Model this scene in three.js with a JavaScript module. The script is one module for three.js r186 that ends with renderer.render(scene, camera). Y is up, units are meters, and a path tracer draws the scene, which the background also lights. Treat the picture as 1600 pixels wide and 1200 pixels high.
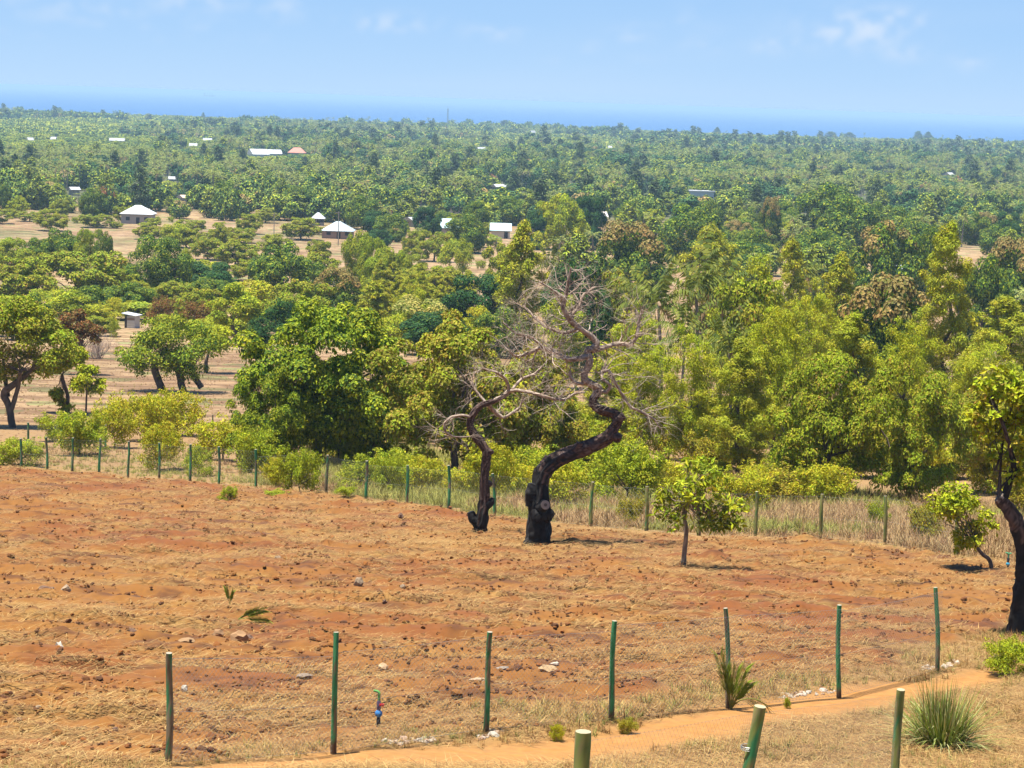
import * as THREE from 'three';

// ------------------------------------------------------------------ camera, sky, sun, exposure
const EYE = 58;                                    // metres above the sea
const FPX = 3403;                                  // focal length in pixels of a 1600 x 1200 frame
const scene = new THREE.Scene();
const camera = new THREE.PerspectiveCamera(2 * Math.atan(600 / FPX) * 180 / Math.PI, 4 / 3, 0.5, 200000);
camera.position.set(0, EYE, 0);
const PITCH = Math.atan(443 / FPX), ROLL = Math.atan(0.0325);
camera.quaternion.setFromAxisAngle(new THREE.Vector3(1, 0, 0), -PITCH)
  .multiply(new THREE.Quaternion().setFromAxisAngle(new THREE.Vector3(0, 0, 1), ROLL));
camera.updateMatrixWorld();

const renderer = new THREE.WebGLRenderer({ antialias: true });
renderer.toneMapping = THREE.LinearToneMapping;
renderer.toneMappingExposure = 2.28;
renderer.shadowMap.enabled = true;

const SUN = new THREE.Vector3(-0.19, 1, 0.06).normalize();
const sun = new THREE.DirectionalLight(new THREE.Color().setRGB(1, 0.945, 0.84), 5.0);
sun.position.copy(SUN).multiplyScalar(400).add(new THREE.Vector3(0, 30, -120));
sun.target.position.set(0, 30, -120);
sun.castShadow = true;
sun.shadow.mapSize.set(4096, 4096);
Object.assign(sun.shadow.camera, { left: -160, right: 160, top: 260, bottom: -260, near: 1, far: 1200 });
scene.add(sun, sun.target);

// ------------------------------------------------------------------ numbers
function rngOf(seed) {
  let a = seed >>> 0;
  return () => { a |= 0; a = a + 0x6D2B79F5 | 0; let t = Math.imul(a ^ a >>> 15, 1 | a); t = t + Math.imul(t ^ t >>> 7, 61 | t) ^ t; return ((t ^ t >>> 14) >>> 0) / 4294967296; };
}
const HASH = new Float32Array(65536); { const r = rngOf(7); for (let i = 0; i < 65536; i++) HASH[i] = r(); }
const hsh = (i, j) => HASH[((i * 73 + j * 179) ^ (i * j * 7 & 1023) + (j << 5)) & 65535];
function vn(x, y) {                                 // value noise 0..1
  const i = Math.floor(x), j = Math.floor(y); let a = x - i, b = y - j; a = a * a * (3 - 2 * a); b = b * b * (3 - 2 * b);
  const p = hsh(i, j), q = hsh(i + 1, j), r = hsh(i, j + 1), s = hsh(i + 1, j + 1);
  return p + (q - p) * a + (r - p) * b + (p - q - r + s) * a * b;
}
const fbm = (x, y, n = 4) => { let s = 0, k = 0.5, t = 0; for (let i = 0; i < n; i++) { s += k * vn(x, y); t += k; x = x * 2.03 + 17.1; y = y * 2.03 + 9.7; k *= 0.5; } return s / t; };
const clamp = (x, a = 0, b = 1) => x < a ? a : x > b ? b : x;
const smooth = (a, b, x) => { const t = clamp((x - a) / (b - a)); return t * t * (3 - 2 * t); };
const lerp = (a, b, t) => a + (b - a) * t;
const mix3 = (a, b, t) => [lerp(a[0], b[0], t), lerp(a[1], b[1], t), lerp(a[2], b[2], t)];
const V = (x, y, z) => new THREE.Vector3(x, y, z);
function curveOf(table) {                           // monotone cubic through [x, y] rows
  const n = table.length, m = [], dl = [];
  for (let i = 0; i < n - 1; i++) dl.push((table[i + 1][1] - table[i][1]) / (table[i + 1][0] - table[i][0]));
  for (let i = 0; i < n; i++) m.push(i === 0 ? dl[0] : i === n - 1 ? dl[n - 2] : dl[i - 1] * dl[i] <= 0 ? 0 : 2 * dl[i - 1] * dl[i] / (dl[i - 1] + dl[i]));
  return x => {
    if (x <= table[0][0]) return table[0][1] + m[0] * (x - table[0][0]);
    if (x >= table[n - 1][0]) return table[n - 1][1] + m[n - 1] * (x - table[n - 1][0]);
    let i = 0; while (x > table[i + 1][0]) i++;
    const h = table[i + 1][0] - table[i][0], t = (x - table[i][0]) / h, a = t * t * t, b = t * t;
    return (2 * a - 3 * b + 1) * table[i][1] + (a - 2 * b + t) * h * m[i] + (3 * b - 2 * a) * table[i + 1][1] + (a - b) * h * m[i + 1];
  };
}

// ------------------------------------------------------------------ the sky: air and a few thin clouds
{
  const AIR = 1 / 2.22, W = 3072, H = 1536, data = new Float32Array(W * H * 4);
  const stops = [[0, [0.50, 0.715, 0.98]], [2.5, [0.38, 0.62, 0.95]], [8, [0.25, 0.49, 0.88]], [25, [0.125, 0.31, 0.68]], [60, [0.065, 0.19, 0.48]], [90, [0.055, 0.165, 0.43]]];
  const at = k => curveOf(stops.map(s => [s[0], s[1][k]])), R = at(0), G = at(1), B = at(2);
  const PUFFS = [[1335, 45, 75, 26, 0.9], [1400, 30, 40, 16, 0.6], [610, 36, 62, 14, 0.6], [770, 50, 40, 12, 0.5], [1205, 72, 34, 11, 0.55], [1412, 85, 30, 12, 0.5], [1512, 95, 26, 11, 0.5], [440, 10, 44, 14, 0.5], [300, 4, 60, 14, 0.6], [150, 16, 70, 12, 0.4], [990, 60, 26, 8, 0.4], [1100, 74, 26, 9, 0.4]].map(([u, v, w, h, k]) => { const d = V((u - 800) / FPX, -(v - 600) / FPX, -1).applyQuaternion(camera.quaternion).normalize(); return [Math.atan2(d.z, d.x) * 180 / Math.PI, Math.asin(d.y) * 180 / Math.PI, w / FPX * 57.3, h / FPX * 57.3, k]; });
  for (let j = 0; j < H; j++) {
    const el = Math.max(0, (j + 0.5) / H * 180 - 90), base = [R(el), G(el), B(el)];
    for (let i = 0; i < W; i++) {
      const az = (i + 0.5) / W * 360;               // wraps: noise is laid out on a circle
      const cx = Math.cos(az * Math.PI / 180), cz = Math.sin(az * Math.PI / 180);
      let c = 0;
      if (el > 0.2 && el < 75) {
        const u = cx * 95 + 200, w = cz * 95 + 200, e = el * 2.1, f = fbm(u + e * 0.6, w + e * 1.7, 5);
        const puff = vn(cx * 11 + 50 + el * 0.35, cz * 11 + 50 + el * 0.6);
        c = smooth(0.52, 0.80, f) * smooth(0.5, 0.85, puff) * 0.30 * smooth(0.6, 1.6, el);
        if (el < 3.4) { let g = 0; for (const q of PUFFS) { let da = az - 180 - q[0]; if (da > 180) da -= 360; if (da < -180) da += 360; if (Math.abs(da) > 4) continue; g += q[4] * Math.exp(-((da / q[2]) ** 2) - ((el - q[1]) / q[3]) ** 2); } if (g > 0.01) c += g * smooth(0.36, 0.66, fbm(u * 2.2 + e, w * 2.2 + e * 2.6, 4)); }
        c += smooth(0.35, 0.8, fbm(cx * 5 + 20 + el * 0.3, cz * 5 + 20 + el * 0.9, 3)) * 0.10;
      }
      const k = (j * W + i) * 4;
      data[k] = lerp(base[0], 0.66, c) * AIR; data[k + 1] = lerp(base[1], 0.79, c) * AIR; data[k + 2] = lerp(base[2], 0.97, c) * AIR; data[k + 3] = 1;
    }
  }
  const t = new THREE.DataTexture(data, W, H, THREE.RGBAFormat, THREE.FloatType);
  t.mapping = THREE.EquirectangularReflectionMapping; t.magFilter = THREE.LinearFilter; t.minFilter = THREE.LinearFilter; t.needsUpdate = true;
  scene.background = t; scene.environment = t;
}
scene.fog = new THREE.FogExp2(new THREE.Color().setRGB(0.50, 0.76, 1.0), 0.000118);

// ------------------------------------------------------------------ the lie of the land
const drop = curveOf([[0, 1.7], [5, 3.0], [12, 5.1], [22, 7.5], [31, 9.6], [39, 10.65], [60, 13.05], [78, 15.15], [103, 18.2], [130, 20.9], [200, 26.6], [260, 30.6], [340, 35.3], [420, 37.5], [500, 38.9], [670, 41.1], [1000, 44.5], [2000, 50.5], [4200, 55.2], [4600, 58.5], [7500, 66]]);
const qc = camera.quaternion;
function ray(u, v) { return V((u - 800) / FPX, -(v - 600) / FPX, -1).applyQuaternion(qc); }
function atD(u, v, d) { const r = ray(u, v); return r.multiplyScalar(d / -r.z).add(camera.position); }
function rough0(x, d) { return EYE - drop(d) + (d > 140 ? smooth(140, 400, d) * (fbm(x * 0.006 + 3, d * 0.006 + 9, 2) - 0.5) * 3 : 0); }
function hit0(u, v) { let lo = 9, hi = 9; const below = d => { const p = atD(u, v, d); return p.y - rough0(p.x, d) < 0; }; while (hi < 7000 && !below(hi)) { lo = hi; hi *= 1.02; } for (let i = 0; i < 24; i++) { const m = (lo + hi) / 2; if (below(m)) hi = m; else lo = m; } const p = atD(u, v, hi); return [p.x, hi]; }
const lineOf = pts => { const t = pts.map(p => hit0(...p)).sort((a, b) => a[0] - b[0]); return x => { let i = 0; while (i < t.length - 2 && x > t[i + 1][0]) i++; return lerp(t[i][1], t[i + 1][1], (x - t[i][0]) / (t[i + 1][0] - t[i][0])); }; };
const NEAR_POSTS = [[267, 1020, 263, 1197], [525, 988, 521, 1170], [766, 987, 759, 1143], [960, 970, 955, 1125], [1135, 950, 1139, 1103], [1310, 945, 1312, 1086], [1464, 918, 1466, 1048]];
const FAR_POSTS = [[33, 685, 33, 731], [73, 683, 74, 733], [114, 684, 113, 736], [156, 686, 155, 736], [201, 690, 200, 746], [249, 692, 249, 747], [298, 694, 297, 752], [343, 698, 342, 756], [400, 702, 400, 760], [455, 708, 455, 763], [511, 711, 510, 768], [573, 720, 572, 780], [637, 727, 636, 788], [702, 727, 701, 798], [771, 740, 773, 808], [925, 753, 923, 825], [1012, 760, 1010, 832], [1092, 766, 1092, 837], [1182, 768, 1181, 839], [1285, 772, 1282, 840], [1384, 775, 1383, 852], [1496, 784, 1495, 868]];
const dNear = lineOf(NEAR_POSTS.map(p => [p[2], p[3]])), dFar = lineOf(FAR_POSTS.map(p => [p[2], p[3]]));
const dPath = lineOf([[330, 1204], [500, 1184], [700, 1176], [850, 1166], [1000, 1147], [1100, 1131], [1200, 1111], [1320, 1091], [1450, 1069], [1600, 1046]]);
function zones(x, d) {                              // shares of field and path, 0..1, with ragged edges
  const w = (fbm(x * 0.5 + 40, d * 0.5 + 11, 3) - 0.5);
  const field = smooth(0.5, 2.2, d - dNear(x) + w * 4.5 + (x > 5 ? -(x - 5) * 0.32 : 0)) * (1 - smooth(-1.6, 0.6, d - dFar(x) + w * 5));
  const path = 1 - smooth(0.35, 2.2, Math.abs(d - dPath(x) + w * 0.9) / (x > 6 ? 1 + (x - 6) * -0.08 : 1));
  return [field, path * (1 - smooth(9.5, 12, x))];
}
function relief(x, d) {
  if (d > 145) return 0;
  const [f, p] = zones(x, d);
  let h = (fbm(x * 0.35, d * 0.35, 3) - 0.5) * 0.22;
  const fur = d + 1.6 * vn(x * 0.09 + 5, d * 0.07) + 0.3 * vn(x * 0.7, d * 0.7);
  h += 1.35 * f * ((Math.sin(fur * 4.6) * 0.055 + 0.03) * (0.4 + vn(x * 0.3, d * 0.4 + 8)) + (fbm(x * 1.1, d * 2.6, 3) - 0.5) * 0.26 + (vn(x * 4.2, d * 6.1) - 0.5) * 0.07);
  h += (1 - f) * (1 - p) * (fbm(x * 1.7 + 9, d * 1.7, 2) - 0.5) * 0.12 - p * 0.07;
  return h * (1 - smooth(125, 145, d));
}
const ground = (x, d) => rough0(x, d) + relief(x, d);
function onGround(u, v) { const [x, d] = hit0(u, v); return V(x, ground(x, d), -d); }

// ------------------------------------------------------------------ builders
class Build {                                       // collects triangles with a colour for each corner
  constructor() { this.p = []; this.c = []; this.i = []; }
  v(x, y, z, c) { this.p.push(x, y, z); this.c.push(c[0], c[1], c[2]); return this.p.length / 3 - 1; }
  kite(o, dir, side, nor, len, wid, c, fold = 0.18, wide = 0.45) {   // a leaf: base, two sides, tip
    const mx = o.x + dir.x * len * wide + nor.x * wid * fold, my = o.y + dir.y * len * wide + nor.y * wid * fold, mz = o.z + dir.z * len * wide + nor.z * wid * fold;
    const a = this.v(o.x, o.y, o.z, c), b = this.v(mx + side.x * wid / 2, my + side.y * wid / 2, mz + side.z * wid / 2, c);
    const t = this.v(o.x + dir.x * len, o.y + dir.y * len, o.z + dir.z * len, c), e = this.v(mx - side.x * wid / 2, my - side.y * wid / 2, mz - side.z * wid / 2, c);
    this.i.push(a, b, t, a, t, e);
  }
  blade(o, dir, side, len, wid, c, bend = 0.3, n = 2) {              // a bent, tapering strip
    let a = this.v(o.x - side.x * wid / 2, o.y, o.z - side.z * wid / 2, c), b = this.v(o.x + side.x * wid / 2, o.y, o.z + side.z * wid / 2, c);
    for (let k = 1; k <= n; k++) {
      const t = k / n, dr = bend * len * t * t, w = wid * (1 - t) * 0.5, x = o.x + dir.x * len * t * (1 + bend * t * 0.4), y = o.y + dir.y * len * t - dr, z = o.z + dir.z * len * t * (1 + bend * t * 0.4);
      if (k === n) { const e = this.v(x, y, z, c); this.i.push(a, b, e); }
      else { const e = this.v(x - side.x * w, y, z - side.z * w, c), f = this.v(x + side.x * w, y, z + side.z * w, c); this.i.push(a, b, f, a, f, e); a = e; b = f; }
    }
  }
  tube(pts, radii, col, seg = 6, rnd = null, lump = 0, cap = false) { // pts: Vector3[], radii: number[], col(t, k) or a colour
    const n = pts.length, first = this.p.length / 3; let side = null;
    for (let k = 0; k < n; k++) {
      const t = pts[Math.min(k + 1, n - 1)].clone().sub(pts[Math.max(k - 1, 0)]).normalize();
      if (!side) side = Math.abs(t.y) > 0.9 ? V(1, 0, 0) : V(0, 1, 0);
      side = side.clone().sub(t.clone().multiplyScalar(side.dot(t))).normalize();
      const up = t.clone().cross(side);
      for (let s = 0; s < seg; s++) {
        const a = s / seg * Math.PI * 2, r = radii[k] * (rnd ? 1 + (rnd() - 0.5) * lump : 1), cs = Math.cos(a) * r, sn = Math.sin(a) * r, P = pts[k];
        this.v(P.x + side.x * cs + up.x * sn, P.y + side.y * cs + up.y * sn, P.z + side.z * cs + up.z * sn, typeof col === 'function' ? col(k / (n - 1), a) : col);
      }
      if (k) for (let s = 0; s < seg; s++) { const a = first + (k - 1) * seg + s, b = first + (k - 1) * seg + (s + 1) % seg; this.i.push(a, b, b + seg, a, b + seg, a + seg); }
    }
    if (cap) { const P = pts[n - 1], c0 = Array.isArray(cap) ? cap : typeof col === 'function' ? col(1, 0) : col, m = this.v(P.x, P.y, P.z, c0), l = first + (n - 1) * seg; const ring = []; for (let s = 0; s < seg; s++) ring.push(this.v(this.p[(l + s) * 3], this.p[(l + s) * 3 + 1], this.p[(l + s) * 3 + 2], c0)); for (let s = 0; s < seg; s++) this.i.push(ring[s], ring[(s + 1) % seg], m); }
  }
  quad(a, b, c, d, col) { const k = [a, b, c, d].map(q => this.v(q[0], q[1], q[2], col)); this.i.push(k[0], k[1], k[2], k[0], k[2], k[3]); }
  box(x0, y0, z0, x1, y1, z1, c) {
    this.quad([x0, y0, z1], [x1, y0, z1], [x1, y1, z1], [x0, y1, z1], c); this.quad([x1, y0, z0], [x0, y0, z0], [x0, y1, z0], [x1, y1, z0], c);
    this.quad([x0, y0, z0], [x0, y0, z1], [x0, y1, z1], [x0, y1, z0], c); this.quad([x1, y0, z1], [x1, y0, z0], [x1, y1, z0], [x1, y1, z1], c);
    this.quad([x0, y1, z1], [x1, y1, z1], [x1, y1, z0], [x0, y1, z0], c); this.quad([x0, y0, z0], [x1, y0, z0], [x1, y0, z1], [x0, y0, z1], c);
  }
  add(o) { const f = this.p.length / 3; for (const x of o.p) this.p.push(x); for (const x of o.c) this.c.push(x); for (const x of o.i) this.i.push(x + f); return this; }
  geo(round = false) {
    const g = new THREE.BufferGeometry();
    g.setAttribute('position', new THREE.BufferAttribute(new Float32Array(this.p), 3));
    g.setAttribute('color', new THREE.BufferAttribute(new Float32Array(this.c), 3));
    g.setIndex(new THREE.BufferAttribute(new Uint32Array(this.i), 1));
    if (round) g.computeVertexNormals();
    return g;
  }
}
const leafMat = new THREE.MeshPhysicalMaterial({ vertexColors: true, roughness: 0.7, specularIntensity: 0.25, transmission: 0.30, thickness: 0, side: THREE.DoubleSide });
const farLeafMat = new THREE.MeshStandardMaterial({ vertexColors: true, roughness: 0.8, side: THREE.DoubleSide });
const barkMat = new THREE.MeshStandardMaterial({ vertexColors: true, roughness: 0.95 });
const dryMat = new THREE.MeshStandardMaterial({ vertexColors: true, roughness: 0.9, side: THREE.DoubleSide });
const solidMat = new THREE.MeshStandardMaterial({ vertexColors: true, roughness: 0.75, side: THREE.DoubleSide });

const taken = {};
const numbered = n => { const k = taken[n] = (taken[n] ?? -1) + 1; return k ? `${n}_${String(k).padStart(3, '0')}` : n; };
function tag(o, label, category, group, kind) { o.userData = {}; if (label) o.userData.label = label; if (category) o.userData.category = category; if (group) o.userData.group = group; if (kind) o.userData.kind = kind; return o; }
function thing(name, label, category, pos, group) { const g = new THREE.Group(); g.name = numbered(name); g.position.copy(pos); scene.add(g); return tag(g, label, category, group); }
function part(name, geo, mat, parent) { const m = new THREE.Mesh(geo, mat); m.name = name; parent.add(m); return m; }
function single(name, geo, mat, label, category, pos, group) { const m = new THREE.Mesh(geo, mat); m.name = numbered(name); m.position.copy(pos); scene.add(m); return tag(m, label, category, group); }
function structure(name, geo, mat) { const m = new THREE.Mesh(geo, mat); m.name = name; scene.add(m); m.userData = { kind: 'structure' }; return m; }
function scatter(name, geo, mat, list, label, category) {            // list of [x, y, z, scale, turn, tilt, colour, sy]
  const m = new THREE.InstancedMesh(geo, mat, list.length), o = new THREE.Object3D(); m.name = name;
  list.forEach((l, k) => { o.position.set(l[0], l[1], l[2]); o.rotation.set(l[5] || 0, l[4], 0, 'YXZ'); o.scale.set(l[3], l[3] * (l[7] || 1), l[3]); o.updateMatrix(); m.setMatrixAt(k, o.matrix); if (l[6]) m.setColorAt(k, new THREE.Color().setRGB(...l[6])); });
  m.userData = { kind: 'stuff' }; if (label) m.userData.label = label; if (category) m.userData.category = category;
  return m;
}

// ------------------------------------------------------------------ ground, sea
const SOIL = [[0.148, 0.046, 0.006], [0.178, 0.072, 0.010], [0.072, 0.024, 0.005]], STRAW = [0.255, 0.152, 0.042], DUST = [0.30, 0.122, 0.016];
const BARE = [hit0(839, 849), hit0(749, 834)];
const strawAt = (x, d) => fbm(x * 0.42 + 30, d * 2.1 + 5, 4) + BARE.reduce((a, q) => a + 0.13 * Math.exp(-(((x - q[0]) / 7) ** 2) - ((d - q[1]) / 6) ** 2), 0);
function soilAt(x, d) {
  const [f, p] = zones(x, d), n = fbm(x * 0.25 + 7, d * 0.2 + 3, 4), m = fbm(x * 1.1, d * 2.8, 4), q = fbm(x * 5, d * 9, 2), g = vn(x * 13, d * 15);
  let soil = mix3(SOIL[0], SOIL[1], smooth(0.35, 0.65, n)); soil = mix3(soil, SOIL[2], smooth(0.52, 0.75, m) * 0.8);
  soil = mix3(soil, STRAW, smooth(0.47, 0.68, strawAt(x, d)) * (0.25 + 0.75 * smooth(0.35, 0.6, q)) * 0.55);
  let dry = mix3([0.205, 0.112, 0.033], [0.26, 0.162, 0.055], m); dry = mix3(dry, [0.165, 0.078, 0.024], smooth(0.55, 0.8, q) * 0.7);
  if (d > dFar(x) + 2) dry = mix3(dry, [0.225, 0.135, 0.062], 0.6);
  const way = mix3(DUST, [0.32, 0.155, 0.045], q);
  let c = mix3(dry, soil, f); c = mix3(c, way, p * 0.85);
  const k = 0.86 + g * 0.28; return [c[0] * k, c[1] * k, c[2] * k];
}
{
  const X0 = -36, X1 = 36, D0 = 12, D1 = 142, N = 2048, px = new Uint8Array(N * N * 4), s = c => 255 * clamp(c <= 0.0031308 ? c * 12.92 : 1.055 * Math.pow(c, 1 / 2.4) - 0.055);
  for (let j = 0; j < N; j++) for (let i = 0; i < N; i++) { const c = soilAt(lerp(X0, X1, (i + 0.5) / N), lerp(D0, D1, (j + 0.5) / N)), k = (j * N + i) * 4; px[k] = s(c[0]); px[k + 1] = s(c[1]); px[k + 2] = s(c[2]); px[k + 3] = 255; }
  const t = new THREE.DataTexture(px, N, N); t.colorSpace = THREE.SRGBColorSpace; t.magFilter = THREE.LinearFilter; t.minFilter = THREE.LinearFilter; t.needsUpdate = true;
  const nc = 580, nr = 440, pos = new Float32Array((nc + 1) * (nr + 1) * 3), uv = new Float32Array((nc + 1) * (nr + 1) * 2), idx = new Uint32Array(nc * nr * 6);
  for (let r = 0; r <= nr; r++) { const d = 13 * Math.pow(140 / 13, r / nr); for (let c = 0; c <= nc; c++) { const x = clamp((c / nc - 0.5) * 0.64 * d, -35.9, 35.9), k = r * (nc + 1) + c; pos.set([x, ground(x, d), -d], k * 3); uv[k * 2] = (x - X0) / (X1 - X0); uv[k * 2 + 1] = (d - D0) / (D1 - D0); } }
  let w = 0; for (let r = 0; r < nr; r++) for (let c = 0; c < nc; c++) { const a = r * (nc + 1) + c; idx[w++] = a; idx[w++] = a + 1; idx[w++] = a + nc + 2; idx[w++] = a; idx[w++] = a + nc + 2; idx[w++] = a + nc + 1; }
  const g = new THREE.BufferGeometry(); g.setAttribute('position', new THREE.BufferAttribute(pos, 3)); g.setAttribute('uv', new THREE.BufferAttribute(uv, 2)); g.setIndex(new THREE.BufferAttribute(idx, 1)); g.computeVertexNormals();
  structure('field_soil', g, new THREE.MeshStandardMaterial({ map: t, roughness: 1 }));
}
{ // the wider terrain, down to the sea
  const B = new Build(), nc = 200, nr = 230, uv = [];
  for (let r = 0; r <= nr; r++) { const d = 3 * Math.pow(7500 / 3, r / nr); for (let c = 0; c <= nc; c++) {
    const a = (c / nc - 0.5) * 2, x = a * Math.abs(a) * 1.3 * d + a * 0.35 * d + a * 30, under = d < 138 && Math.abs(x) < Math.min(35, d * 0.318) ? 0.6 : 0.03;
    const n = fbm(x * 0.02 + 4, d * 0.03, 4), m = fbm(x * 0.12, d * 0.3, 3);
    let k = mix3([0.36, 0.25, 0.125], [0.29, 0.185, 0.09], smooth(0.35, 0.7, n)); k = mix3(k, [0.37, 0.26, 0.155], smooth(0.5, 0.75, m) * 0.7); k = mix3(k, [0.13, 0.14, 0.04], smooth(0.55, 0.8, fbm(x * 0.05 + 60, d * 0.05, 3)) * 0.75);
    if (d < 270) k = mix3(k, [0.25, 0.155, 0.075], 0.75 * (1 - smooth(230, 270, d)));
    if (d > 740) k = mix3(k, [0.07, 0.09, 0.03], smooth(740, 860, d) * 0.9);
    B.v(x, rough0(x, d) - under, -d, k); uv.push(x / 46, d / 46);
    if (r && c) { const b = r * (nc + 1) + c; B.i.push(b - nc - 2, b - nc - 1, b, b - nc - 2, b, b - 1); }
  } }
  const N = 1024, px = new Uint8Array(N * N * 4), per = (x, y, f, sx, sy) => { const a = x / N * f * sx, b = y / N * f * sy, u = vnp(a, b, f * sx, f * sy); return u; };
  function vnp(x, y, w, h) { const i = Math.floor(x), j = Math.floor(y); let a = x - i, b = y - j; a = a * a * (3 - 2 * a); b = b * b * (3 - 2 * b); const g = (m, n) => hsh((m % w + w) % w, (n % h + h) % h); const p = g(i, j), q = g(i + 1, j), r = g(i, j + 1), t = g(i + 1, j + 1); return p + (q - p) * a + (r - p) * b + (p - q - r + t) * a * b; }
  for (let j = 0; j < N; j++) for (let i = 0; i < N; i++) { const n = 0.34 * per(i, j, 8, 1, 3) + 0.33 * per(i, j, 24, 1, 2) + 0.33 * per(i, j, 90, 1, 2), c = smooth(0.3, 0.7, n), g = per(i, j, 13, 1, 1) > 0.72 ? 0.86 : 1, k = (j * N + i) * 4; px[k] = 255 * lerp(0.70, 1, c) * g; px[k + 1] = 255 * lerp(0.64, 1, c); px[k + 2] = 255 * lerp(0.58, 1, c) * g; px[k + 3] = 255; }
  const t = new THREE.DataTexture(px, N, N); t.colorSpace = THREE.SRGBColorSpace; t.wrapS = t.wrapT = THREE.RepeatWrapping; t.magFilter = THREE.LinearFilter; t.minFilter = THREE.LinearFilter; t.needsUpdate = true;
  const g = B.geo(true); g.setAttribute('uv', new THREE.BufferAttribute(new Float32Array(uv), 2));
  structure('terrain', g, new THREE.MeshStandardMaterial({ vertexColors: true, map: t, roughness: 1 }));
}
{
  const B = new Build(), ds = [3900, 5000, 6500, 9000, 13000, 20000, 35000, 70000, 130000], nc = 12, c0 = [0.015, 0.085, 0.26];
  ds.forEach((d, r) => { for (let c = 0; c <= nc; c++) { B.v((c / nc - 0.5) * 2 * d * 1.1, 0, -d, c0); if (r && c) { const b = r * (nc + 1) + c; B.i.push(b - nc - 2, b - nc - 1, b, b - nc - 2, b, b - 1); } } });
  structure('sea', B.geo(true), new THREE.MeshStandardMaterial({ vertexColors: true, roughness: 0.35 }));
}
// ------------------------------------------------------------------ foliage
const onBall = r => { const y = r() * 2 - 1, a = r() * Math.PI * 2, s = Math.sqrt(1 - y * y); return V(s * Math.cos(a), y, s * Math.sin(a)); };
// palettes: linear leaf colours, as they grow
const PAL = {
  dark: [[0.061, 0.124, 0.008], [0.083, 0.161, 0.009], [0.045, 0.099, 0.011], [0.122, 0.192, 0.011]],
  deep: [[0.025, 0.093, 0.017], [0.033, 0.117, 0.020], [0.021, 0.076, 0.017]],
  mid: [[0.246, 0.308, 0.008], [0.311, 0.372, 0.012], [0.192, 0.253, 0.007], [0.384, 0.404, 0.017]],
  olive: [[0.245, 0.232, 0.014], [0.300, 0.283, 0.017], [0.197, 0.192, 0.011], [0.371, 0.320, 0.032], [0.284, 0.189, 0.025]],
  lime: [[0.346, 0.405, 0.007], [0.430, 0.466, 0.011], [0.278, 0.336, 0.007], [0.489, 0.481, 0.019]],
  yellow: [[0.422, 0.408, 0.012], [0.521, 0.465, 0.017], [0.310, 0.343, 0.010], [0.464, 0.363, 0.022]],
  feather: [[0.323, 0.339, 0.016], [0.394, 0.393, 0.018], [0.262, 0.278, 0.015], [0.455, 0.416, 0.032]],
  grey: [[0.084, 0.115, 0.040], [0.100, 0.132, 0.048], [0.068, 0.098, 0.031]],
  russet: [[0.239, 0.095, 0.023], [0.302, 0.130, 0.034], [0.187, 0.070, 0.022], [0.135, 0.110, 0.019]],
  bloom: [[0.319, 0.226, 0.061], [0.385, 0.286, 0.094], [0.264, 0.171, 0.044], [0.198, 0.187, 0.033]],
  cream: [[0.411, 0.385, 0.075], [0.481, 0.440, 0.118], [0.172, 0.220, 0.025]],
  palm: [[0.135, 0.175, 0.020], [0.18, 0.215, 0.025], [0.26, 0.27, 0.045], [0.085, 0.12, 0.017]],
};
const tint = (r, p, k = 0.3) => { const c = p[r() * p.length | 0], s = 1 - k / 2 + r() * k; return [c[0] * s * (0.93 + r() * 0.14), c[1] * s, c[2] * s]; };
const BARK = [[0.10, 0.075, 0.06], [0.14, 0.105, 0.085], [0.075, 0.055, 0.045]];

function crownOf(r, clumps, o, B = new Build()) {   // leaves spread through a set of clumps [x, y, z, radius, squash]
  const w = clumps.map(c => c[3] * c[3]), sum = w.reduce((a, b) => a + b, 0);
  clumps.forEach((c, ci) => {
    const n = Math.round(o.n * w[ci] / sum), hue = 0.88 + r() * 0.24, warm = 0.9 + r() * 0.2;
    const fresh = o.top && r() < (o.topShare ?? 0.6) && c[1] > (o.topFrom ?? -1e9);
    for (let k = 0; k < n; k++) {
      const q = onBall(r); if (q.y < -0.1 && r() < (o.pad ?? 0.8)) q.y = -q.y;
      const rad = c[3] * (r() < (o.shell ?? 0.75) ? 0.84 + 0.22 * r() : Math.cbrt(r()) * 0.85);
      const p = V(c[0] + q.x * rad, c[1] + q.y * rad * (c[4] ?? 0.8), c[2] + q.z * rad);
      const nor = q.clone().multiplyScalar(o.out ?? 0.8).add(V(0, o.up ?? 0.5, 0)).add(onBall(r).multiplyScalar(o.mess ?? 0.7)).normalize();
      let dir = onBall(r); dir.y -= o.droop ?? 0.3; dir.sub(nor.clone().multiplyScalar(dir.dot(nor))).normalize();
      const side = dir.clone().cross(nor), L = o.leaf * (0.7 + 0.6 * r());
      let col = tint(r, fresh && q.y > -0.1 + r() * 0.4 ? PAL[o.top] : o.pal2 && r() < 0.3 ? PAL[o.pal2] : PAL[o.pal], o.vary ?? 0.4); col = [col[0] * hue * warm, col[1] * hue, col[2] * hue];
      B.kite(p, dir, side, nor, L, L * (o.aspect ?? 0.55), col);
    }
  });
  return B;
}
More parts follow.
